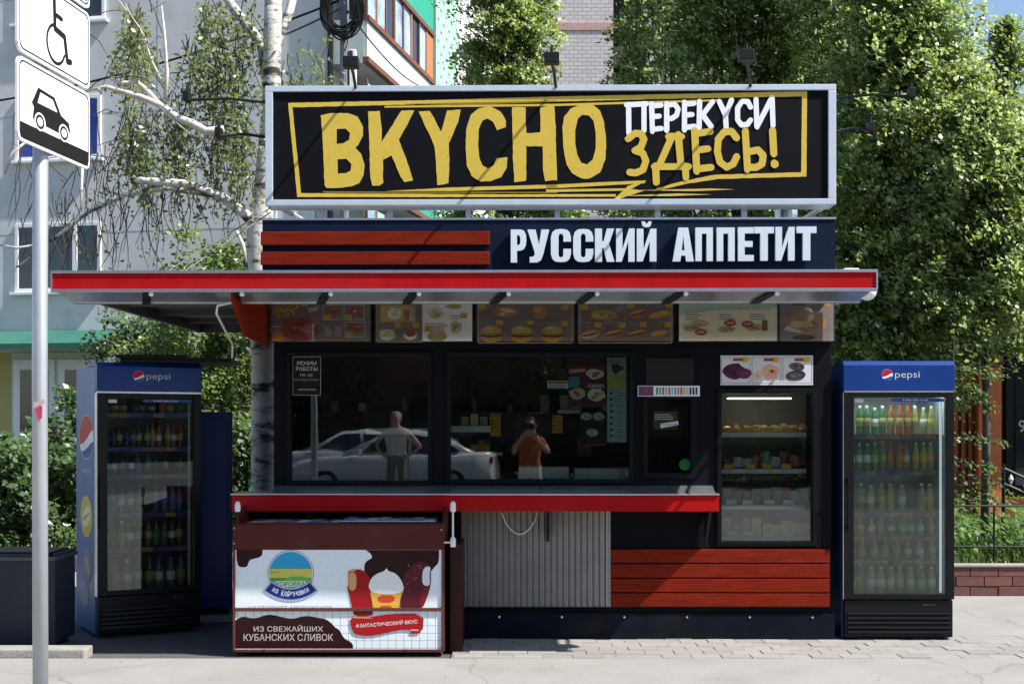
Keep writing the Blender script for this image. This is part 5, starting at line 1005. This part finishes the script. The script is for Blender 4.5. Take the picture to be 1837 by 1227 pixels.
g = np.random.default_rng(5); tw_ = MB(); LP = []
def hang(px, py, ln, dy, leaf):
    p0 = W(px, py, dy); sx, sy = g.normal() * .12, g.normal() * .1; pts = []
    for t in np.linspace(0, 1, 6): pts.append(p0 + Vector((sx * t + .03 * math.sin(5 * t + px), sy * t, -ln * t)))
    tw_.tube(pts, [.005, .0045, .004, .0035, .003, .002], 4, cap=False)
    if leaf:
        for k_ in range(int(ln * leaf)):
            t = g.uniform(.05, 1); q = p0 + Vector((sx * t, sy * t, -ln * t)); LP.append((q.x + g.normal() * .05, q.y + g.normal() * .05, q.z + g.normal() * .04))
for a in ((230, 250, 0, 60, .4, .7, 60, 30), (330, 440, 60, 110, .5, 1.0, 60, 36), (215, 330, 150, 230, .4, .8, 50, 28), (300, 470, 180, 260, .3, .7, 60, 34), (215, 260, 230, 300, .25, .5, 90, 14), (380, 470, 230, 330, .25, .5, 60, 20), (100, 330, 300, 400, .3, .7, 7, 40), (30, 240, 180, 420, .3, .8, 0, 36), (360, 460, -10, 40, .3, .6, 80, 20), (250, 470, 330, 350, .2, .6, 10, 30), (500, 600, 60, 140, .2, .5, 70, 12)):
    for k_ in range(a[7]): hang(g.uniform(a[0], a[1]), g.uniform(a[2], a[3]), g.uniform(a[4], a[5]), g.normal() * .35 + .1, a[6])
for k_ in range(70):      # fine ascending twigs
    p0 = W(g.uniform(120, 470), g.uniform(20, 330), g.normal() * .4); d = Vector((g.normal() * .3, g.normal() * .15, g.uniform(-.2, .35))); tw_.tube([p0, p0 + d * .5 + Vector((0, 0, .05)), p0 + d], [.005, .004, .002], 4, cap=False)
tag(tw_.build('twig', M_twig, bi), kind='stuff'); link('crown', leaf_mesh('crown', np.array(LP), .05, leafset((.13, .18, .06)), 3, up=.2), bi)
print('birch leaves', len(LP))

def shrub(name, px, Y, zlo, zhi, w_, n, per, size, base, seed, label, cat='shrub', cr=.22, dep=.8):
    t = empty(name, (x(px, Y), Y, 0), 0, label, cat); c = gauss_clumps(n, (0, 0, (zlo + zhi) / 2), (w_, w_ * dep, (zhi - zlo) / 2), seed)
    cl = np.concatenate([c, np.full((n, 1), cr)], 1); P_ = clump_points(cl, per, seed); P_ = P_[P_[:, 2] > .14]
    link('crown', leaf_mesh('crown', P_, size, leafset(base), seed + 1, up=.5), t); mb = MB()
    for k_ in range(7): q = c[k_ * 3 % n]; mb.tube([(rnd.uniform(-.1, .1), rnd.uniform(-.1, .1), 0), Vector((q[0] * .4, q[1] * .4, q[2] * .5)), tuple(q)], [.03, .02, .006], 6)
    mb.build('stem', M_bark, t); return t
BG = (.06, .105, .032)
shrub('lilac_shrub', 40, 14.9, .2, 1.55, .85, 80, 110, .085, BG, 31, 'broad leafy shrub in front of the white entrance doors')
shrub('lilac_shrub', 150, 16.0, .2, 1.9, .8, 70, 100, .085, BG, 32, 'taller leafy shrub behind the turned drinks fridge')
shrub('young_tree', 395, 16.5, .9, 4.15, 1.05, 150, 120, .075, (.11, .17, .04), 33, 'bushy young tree between the birch trunk and the house', 'tree', .26)
shrub('young_tree', 265, 19, 1.7, 3.3, .8, 60, 90, .08, (.06, .11, .03), 34, 'small dark young tree below the canopy wing', 'tree', .25)
shrub('hanging_shrub', 440, 13.3, .25, 1.7, .3, 34, 90, .07, BG, 35, 'thin shrub growing against the birch trunk', 'shrub', .18)
shrub('weed_shrub', 250, 15.6, .15, 1.2, 1.3, 80, 80, .07, BG, 36, 'low weedy shrub along the dark kerb', 'shrub', .2, .5)
# leafy side branches in front of the cafe
br_ = empty('leaning_branch', (x(1712, 13.2), 13.2, .24), 0, 'slim sapling with layered side branches in front of the cafe pillar', 'sapling'); g = np.random.default_rng(8); LPb = []; mb = MB().tube([(-.1, 0, -.3), (-.05, 0, .8), (0, 0, 2.2)], [.02, .015, .005], 6)
for py, ln in ((668, .5), (705, .35), (722, .45), (790, .55), (835, .45), (860, .5), (880, .45), (895, .5)):
    z_ = at(0, py, 13.2).z - .24; mb.tube([(-.05, 0, z_ + .05), (ln * .5, -.05, z_ + .02), (ln, -.1, z_ - .06)], [.007, .005, .002], 5)
    for k_ in range(70): t = g.uniform(0, 1); LPb.append((ln * t + g.normal() * .03 - .05, -.1 * t + g.normal() * .06, z_ + .04 - .09 * t * t + g.normal() * .03))
mb.build('stem', M_bark, br_); link('crown', leaf_mesh('crown', np.array(LPb), .06, leafset((.07, .115, .03)), 9, up=.8), br_)
# ground cover and grass
def grass(name, x0, x1, y0, y1, z, n, h, base, seed, label):
    g = np.random.default_rng(seed); P_ = np.stack([g.uniform(x0, x1, n), g.uniform(y0, y1, n), np.full(n, z)], 1); a = g.uniform(0, 6.28, n); hh = h * g.uniform(.4, 1.3, n) * (1 + .5 * np.sin(P_[:, 0] * 3) * np.cos(P_[:, 1] * 2.3)); wv = .012
    d = np.stack([np.cos(a), np.sin(a), np.zeros(n)], 1); ln = g.normal(size=(n, 3)) * .35 * hh[:, None]; ln[:, 2] = hh
    V = np.stack([P_ - d * wv, P_ + d * wv, P_ + ln * .6 + d * wv * .8, P_ + ln], 1).reshape(-1, 3); me = bpy.data.meshes.new(name); me.vertices.add(4 * n); me.vertices.foreach_set('co', V.ravel()); me.loops.add(4 * n); me.loops.foreach_set('vertex_index', np.arange(4 * n, dtype=np.int32)); me.polygons.add(n); me.polygons.foreach_set('loop_start', np.arange(0, 4 * n, 4, dtype=np.int32)); me.polygons.foreach_set('loop_total', np.full(n, 4, np.int32))
    ls = leafset(base); [me.materials.append(m) for m in ls]; me.polygons.foreach_set('material_index', g.choice(4, n, p=[.5, .3, .15, .05]).astype(np.int32)); me.update(); o = link(name, me); tag(o, label, 'grass', kind='stuff')
grass('lawn_grass', bx0 - .4, bx0 + 5.5, YB + .15, YB + 6.2, .235, 26000, .12, (.075, .13, .03), 41, 'rough grass and weeds filling the brick edged flower bed')
grass('border_grass', -8, -2.2, 14.2, 17.5, .13, 16000, .16, (.07, .12, .035), 42, 'tufted grass under the shrubs along the dark kerb')
g = np.random.default_rng(77); n = 5200; Pc = np.stack([g.uniform(bx0 - .3, bx0 + 3.2, n), g.uniform(YB + .5, YB + 4.5, n), .26 + .40 * g.random(n) ** 1.5], 1); Pc[:, 2] += .16 * np.sin(Pc[:, 0] * 4) * np.sin(Pc[:, 1] * 3); Pc[:, 2] = np.maximum(Pc[:, 2], .25)
o = link('ground_cover', leaf_mesh('ground_cover', Pc, .075, leafset((.075, .135, .03)), 5, up=1)); tag(o, 'leafy ground cover growing behind the brick edging', 'plants', kind='stuff')
n = 5000; Pc = np.stack([g.uniform(-7, -2.4, n), g.uniform(14.2, 16, n), .14 + .28 * g.random(n)], 1); o = link('ground_cover', leaf_mesh('ground_cover', Pc, .08, leafset((.06, .115, .035)), 6, up=1)); tag(o, 'leafy ground cover under the shrubs by the dark kerb', 'plants', kind='stuff')

# dry leaves and grit on the pavement
n = 110; Pc = np.stack([g.uniform(-3.6, 4, n), g.uniform(7.7, 9.4, n), np.full(n, .031)], 1); me = leaf_mesh('leaf_litter', Pc, .020, [mat('dry_leaf', (.14, .09, .04), .8, var=.4), M_kerbd], 12, up=0); co_ = np.empty(len(me.vertices) * 3); me.vertices.foreach_get('co', co_); co_ = co_.reshape(-1, 3); co_[:, 2] = .026 + (co_[:, 2] - .031) * .12; me.vertices.foreach_set('co', co_.ravel()); o = link('leaf_litter', me); tag(o, 'dry leaf scraps and grit scattered on the pavement', 'litter', kind='stuff')
# ------------------------------------------------------------------ the street behind the viewer, seen in the kiosk glass
M_road = mat('road_asphalt', (.075, .075, .078), .9, var=.2, scale=2, bump=.4, bscale=120)
rd = MB().quad((-60, -15.5, .004), (60, -15.5, .004), (60, -5.62, .004), (-60, -5.62, .004)).build('road', M_road); tag(rd, kind='structure')
M_carw = mat('white_car_paint', (.74, .76, .78), .25, var=.02, coat=1); M_tyre = mat('tyre', (.02, .02, .02), .8); M_rim = mat('alloy_rim', (.55, .56, .58), .3, .9); M_cgl = mat('car_glass', (.015, .02, .022), .04, spec=.9); M_tail = mat('tail_lamp', (.4, .01, .01), .2); M_headl = mat('head_lamp', (.7, .72, .74), .1)
def loft(secs):
    mb = MB(); n = len(secs[0]); mb.v = [p for s in secs for p in s]
    for i in range(len(secs) - 1):
        for k in range(n): mb.f.append((i * n + k, i * n + (k + 1) % n, (i + 1) * n + (k + 1) % n, (i + 1) * n + k))
    mb.f += [tuple(reversed(range(n))), tuple((len(secs) - 1) * n + k for k in range(n))]; mb.m = [0] * len(mb.f); return mb
def car(loc, rz, label):
    c = empty('parked_car', loc, rz, label, 'car')
    S = []                          # body sections along x, front at -x
    for x_, zb_, zs, zt, hw_ in ((-2.22, .38, .55, .62, .62), (-2.15, .25, .55, .70, .78), (-1.9, .20, .56, .78, .85), (-1.4, .20, .58, .86, .88), (-.8, .20, .60, .93, .89), (.2, .20, .60, .95, .89), (1.2, .20, .60, .98, .89), (1.8, .22, .60, 1.02, .87), (2.12, .28, .60, 1.00, .80), (2.2, .42, .62, .92, .68)):
        S.append([(x_, -hw_ * .92, zb_), (x_, -hw_, zs), (x_, -hw_ * .98, zt - .06), (x_, -hw_ * .88, zt), (x_, hw_ * .88, zt), (x_, hw_ * .98, zt - .06), (x_, hw_, zs), (x_, hw_ * .92, zb_)])
    loft(S).build('body', M_carw, c, smooth=True)
    S = []
    for x_, zt, hb, ht in ((-.98, .93, .80, .79), (-.35, 1.30, .80, .64), (-.05, 1.42, .80, .60), (.5, 1.46, .80, .60), (1.0, 1.42, .79, .60), (1.35, 1.27, .78, .62), (1.85, 1.0, .74, .72)): S.append([(x_, -hb, .90), (x_, -ht - .03, zt - .05), (x_, -ht + .05, zt), (x_, ht - .05, zt), (x_, ht + .03, zt - .05), (x_, hb, .90)])
    loft(S).build('cabin', M_carw, c, smooth=True)
    for s in (-1, 1):
        for a in ([(-.62, .98), (-.28, 1.26), (.0, 1.355), (.40, 1.375), (.40, .98)], [(.46, .98), (.46, 1.375), (.95, 1.335), (1.2, 1.24), (1.45, 1.08), (1.40, .98)]):
            mb = MB(); f = [(x_, s * (.812 - .165 * (z_ - .90) / .5 + .012), z_) for x_, z_ in a]; b_ = [(x_, y_ - s * .05, z_) for x_, y_, z_ in f]; n = len(f); mb.v = f + b_; mb.f = [tuple(range(n)), tuple(range(2 * n - 1, n - 1, -1))] + [(i, n + i, n + (i + 1) % n, (i + 1) % n) for i in range(n)]; mb.m = [0] * len(mb.f); mb.build('side_window', M_cgl, c)
        MB().box(.05, .20, s * .875, s * .905, .80, .83).build('door_handle', M_carw, c); MB().box(.433, .44, s * .86, s * .8935, .35, .90).build('door_seam', M_tyre, c)
        MB().box(-.75, -.6, s * .82, s * 1.0, .95, 1.06).build('mirror', M_carw, c, bevel=.02); MB().box(-2.17, -1.95, s * .55, s * .80, .60, .70).build('headlight', M_headl, c, bevel=.02); MB().box(2.06, 2.2, s * .5, s * .76, .72, .88).build('tail_light', M_tail, c, bevel=.02)
        for xw in (-1.38, 1.32):
            w_ = MB().lathe([(.20, -.10), (.30, -.10), (.32, -.06), (.32, .06), (.30, .10), (.20, .10)], 20, (xw, s * .79, .32), 'y').build('wheel', M_tyre, c, smooth=True); MB().lathe([(.05, -.03), (.21, -.02), (.21, .02), (.05, .03)], 16, (xw, s * .885, .32), 'y').build('rim', M_rim, w_)
    ws = MB(); ws.quad((-.99, -.74, .96), (-.99, .74, .96), (-.36, .60, 1.312), (-.36, -.60, 1.312)); ws.v = [(a - .012, b_, z_ + .012) for a, b_, z_ in ws.v]; ws.build('windscreen', M_cgl, c)
    rw = MB(); rw.quad((1.86, -.66, 1.02), (1.86, .66, 1.02), (1.37, .56, 1.275), (1.37, -.56, 1.275)); rw.v = [(a + .012, b_, z_ + .012) for a, b_, z_ in rw.v]; rw.build('rear_window', M_cgl, c); return c
car((-3.0, -9.6, 0), R(2), 'white sedan parked beside the near kerb across the pavement'); car((-4.6, -13.2, 0), R(-3), 'white sedan in the far lane behind the kerbside sedan')

# people on the pavement
M_skin = mat('skin', (.50, .28, .20), .5, var=.08, scale=8)
def person(loc, rz, label, top, bottom, hair, arms, height=1.0):
    r = empty('person', loc, rz, label, 'person'); k = height
    V, E_, Rr = [], [], []
    def add(p, rad, par=None):
        V.append(tuple(c * k for c in p)); Rr.append(rad * k)
        if par is not None: E_.append((par, len(V) - 1))
        return len(V) - 1
    pel = add((0, 0, .95), (.15)); w1 = add((0, 0, 1.08), .135, pel); ch = add((0, -.01, 1.26), .155, w1); sh = add((0, 0, 1.40), .12, ch); nk = add((0, .01, 1.49), .055, sh); hd = add((0, .03, 1.57), .075, nk); h2 = add((0, .025, 1.65), .092, hd); h3 = add((0, .01, 1.72), .07, h2)
    add((0, .115, 1.615), .014, hd)
    for s in (-1, 1):
        hp = add((s * .09, 0, .90), .10, pel); kn = add((s * .11, .02, .50), .062, hp); an = add((s * .12, -.01, .10), .042, kn); hl = add((s * .12, .03, .045), .042, an); add((s * .13, .16, .03), .032, hl)
        A = arms[s]; so_ = add((s * .185, 0, 1.39), .062, sh); el = add(A[0], .042, so_); wr = add(A[1], .030, el); d = (Vector(A[2]) - Vector(A[1])); pm = add(tuple(Vector(A[1]) + d * .55), .030, wr)
        side_ = d.normalized().cross(Vector((0, 1, 0))).normalized() if abs(d.normalized().y) < .9 else Vector((1, 0, 0)); curl = Vector(A[3])
        for i, ln in enumerate((.075, .085, .08, .062)):
            b0 = Vector(A[2]) + side_ * (i - 1.5) * .021; f1 = add(tuple(b0), .0095, pm); f2 = add(tuple(b0 + d.normalized() * ln * .5 + curl * .012), .0085, f1); add(tuple(b0 + d.normalized() * ln * .75 + curl * .04), .0075, f2)
        t1 = add(tuple(Vector(A[1]) + d * .4 - side_ * .035 * s), .011, wr); add(tuple(Vector(A[1]) + d * .85 - side_ * .055 * s + curl * .02), .009, t1)
    me = bpy.data.meshes.new('body'); me.from_pydata(V, E_, []); o = link('body', me, r)
    md = o.modifiers.new('skin', 'SKIN'); md.use_smooth_shade = True
    for i, sv in enumerate(me.skin_vertices[0].data): sv.radius = (Rr[i] * (1.25 if i in (0, 1, 2, 3) else 1), Rr[i]); sv.use_root = i == 0
    o.modifiers.new('sub', 'SUBSURF').levels = 1; bpy.context.view_layer.update()
    m2 = bpy.data.meshes.new_from_object(o.evaluated_get(bpy.context.evaluated_depsgraph_get())); o.modifiers.clear(); o.data = m2
    for m in (M_skin, top, bottom, M_tyre): m2.materials.append(m)
    for p_ in m2.polygons:
        c_ = p_.center / k; z_ = c_.z; arm = abs(c_.x) > .2 or c_.y > .13; p_.use_smooth = True
        p_.material_index = 3 if z_ < .075 else 2 if z_ < .98 and abs(c_.x) < .24 and not (arm and z_ > .8) else 1 if (z_ < 1.455 and (not arm or (z_ > 1.22 and abs(c_.x) < .26 and c_.y < .1))) else 0
    hm = MB().lathe([(.02, 1.752), (.06, 1.745), (.088, 1.72), (.100, 1.67), (.098, 1.61), (.085, 1.56)], 16); hm.v = [(a * k * .98, (b_ * 1.12 - .012) * k - (.02 if z_ < 1.68 else 0), z_ * k) for a, b_, z_ in hm.v]; hm.v = [(a, min(b_, .07 * k) if z_ < 1.68 * k else b_, z_) for a, b_, z_ in hm.v]; hm.build('hair', hair, r, smooth=True)
    for s in (-1, 1):
        MB().lathe([(.004, -.012), (.011, 0), (.004, .012)], 8, (s * .034 * k, .108 * k, 1.635 * k), 'y').build('eye', M_tyre, r); MB().lathe([(.006, -.02), (.014, 0), (.006, .025)], 8, (s * .095 * k, .02 * k, 1.62 * k)).build('ear', M_skin, r)
    MB().box(-.022 * k, .022 * k, .100 * k, .112 * k, 1.558 * k, 1.566 * k).build('mouth', mat('lips', (.30, .09, .08), .5), r); return r
ph_y = -.40
person((.02, ph_y, .022), 0, 'person in an orange top holding a phone up with both hands', mat('orange_top', (.42, .10, .03), .8, var=.15), mat('pale_trousers', (.55, .42, .38), .8, var=.1), mat('dark_hair', (.02, .013, .01), .6),
       {-1: ((-.27, .12, 1.20), (-.115, .33, 1.43), (-.075, .37, 1.485), (.5, .2, 0)), 1: ((.27, .12, 1.20), (.09, .33, 1.43), (.055, .37, 1.485), (-.5, .2, 0))}, .945)
phn = MB().box(-.085, .085, -.035, -.026, H - .04, H + .04).build('phone', M_fblk, None, bevel=.003); tag(phn, 'black phone held up sideways by the person in orange', 'phone')
person((-2.35, -4.2, .022), R(8), 'person in a white checked shirt standing with hands on hips', mat('checked_shirt', (.62, .60, .54), .85, var=.3, scale=22), mat('khaki_trousers', (.16, .14, .10), .85), mat('grey_hair', (.42, .41, .40), .7),
       {-1: ((-.40, -.03, 1.16), (-.24, .05, .99), (-.19, .09, .97), (.3, .3, 0)), 1: ((.40, -.03, 1.16), (.24, .05, .99), (.19, .09, .97), (-.3, .3, 0))}, 1.02)

# row of street trees and a shaded shop row beyond the road
M_shop = mat('shop_plaster', (.16, .11, .09), .9, var=.2, scale=.6)
sr = empty('shop_row', (0, -27, 0), 0, 'long brown shop building beyond the road with red fascia', 'building')
MB().box(-40, 40, -8, 0, 0, 9.5).build('wall', M_shop, sr); MB().box(-40, 40, .001, .25, 3.1, 3.9).build('fascia', mat('shop_fascia', (.22, .03, .03), .6), sr)
for i in range(16):
    o = MB().box(-38 + i * 4.8, -35 + i * 4.8, .001, .08, .4, 2.9).build('shop_window', M_black, sr); MB().box(-37.9 + i * 4.8, -35.1 + i * 4.8, .081, .09, .5, 2.8).build('pane', M_dglass, o)
    o = MB().box(-37.6 + i * 4.8, -36 + i * 4.8, .001, .06, 5.2, 6.9).build('window', M_wht, sr); MB().box(-37.5 + i * 4.8, -36.1 + i * 4.8, .061, .07, 5.3, 6.8).build('pane', M_dglass, o)
SD = (.03, .055, .018)
labs = ('wide street tree nearest the orange topped person', 'street tree opposite the turned fridge', 'street tree opposite the serving hatch', 'street tree opposite the cafe', 'street tree opposite the apartment house', 'lone street tree by the end of the shop row', 'rounded street tree opposite the flower bed')
for i, (x_, y_) in enumerate(((-.8, -18.5), (-6.2, -17.8), (4.3, -18.2), (9.6, -18), (-11.8, -18.3), (-17.5, -18), (15.5, -18))):
    t = empty('street_tree', (x_, y_, 0), 0, labs[i], 'tree', 'street trees beyond the road'); c = gauss_clumps(110, (0, 0, 4.9), (2.9, 2.2, 3.3), 60 + i, .4); cl_ = np.concatenate([c, np.full((110, 1), .75)], 1)
    link('crown', leaf_mesh('crown', clump_points(cl_, 55, 70 + i), .27, leafset(SD), 80 + i, up=.4), t); mb = MB().tube([(0, 0, 0), (.05, 0, 2), (0, .1, 5)], [.2, .16, .08], 8); limbs(mb, (0, 0, 1.6), c[::9], .06, i); mb.build('trunk', M_bark, t)
for i in range(8):
    hx = -21 + i * 5.6; t = empty('clipped_hedge', (hx, -16.6, 0), 0, 'clipped roadside hedge in front of the shop row', 'hedge', 'hedges beyond the road'); g = np.random.default_rng(90 + i); P_ = np.stack([g.uniform(-2.7, 2.7, 5000), g.uniform(-.4, .4, 5000), g.uniform(.05, 1.25, 5000)], 1)
    link('foliage', leaf_mesh('foliage', P_, .13, leafset(SD), i, up=.4), t); MB().box(-2.6, 2.6, -.3, .3, 0, .12).build('root_bed', M_soil, t)
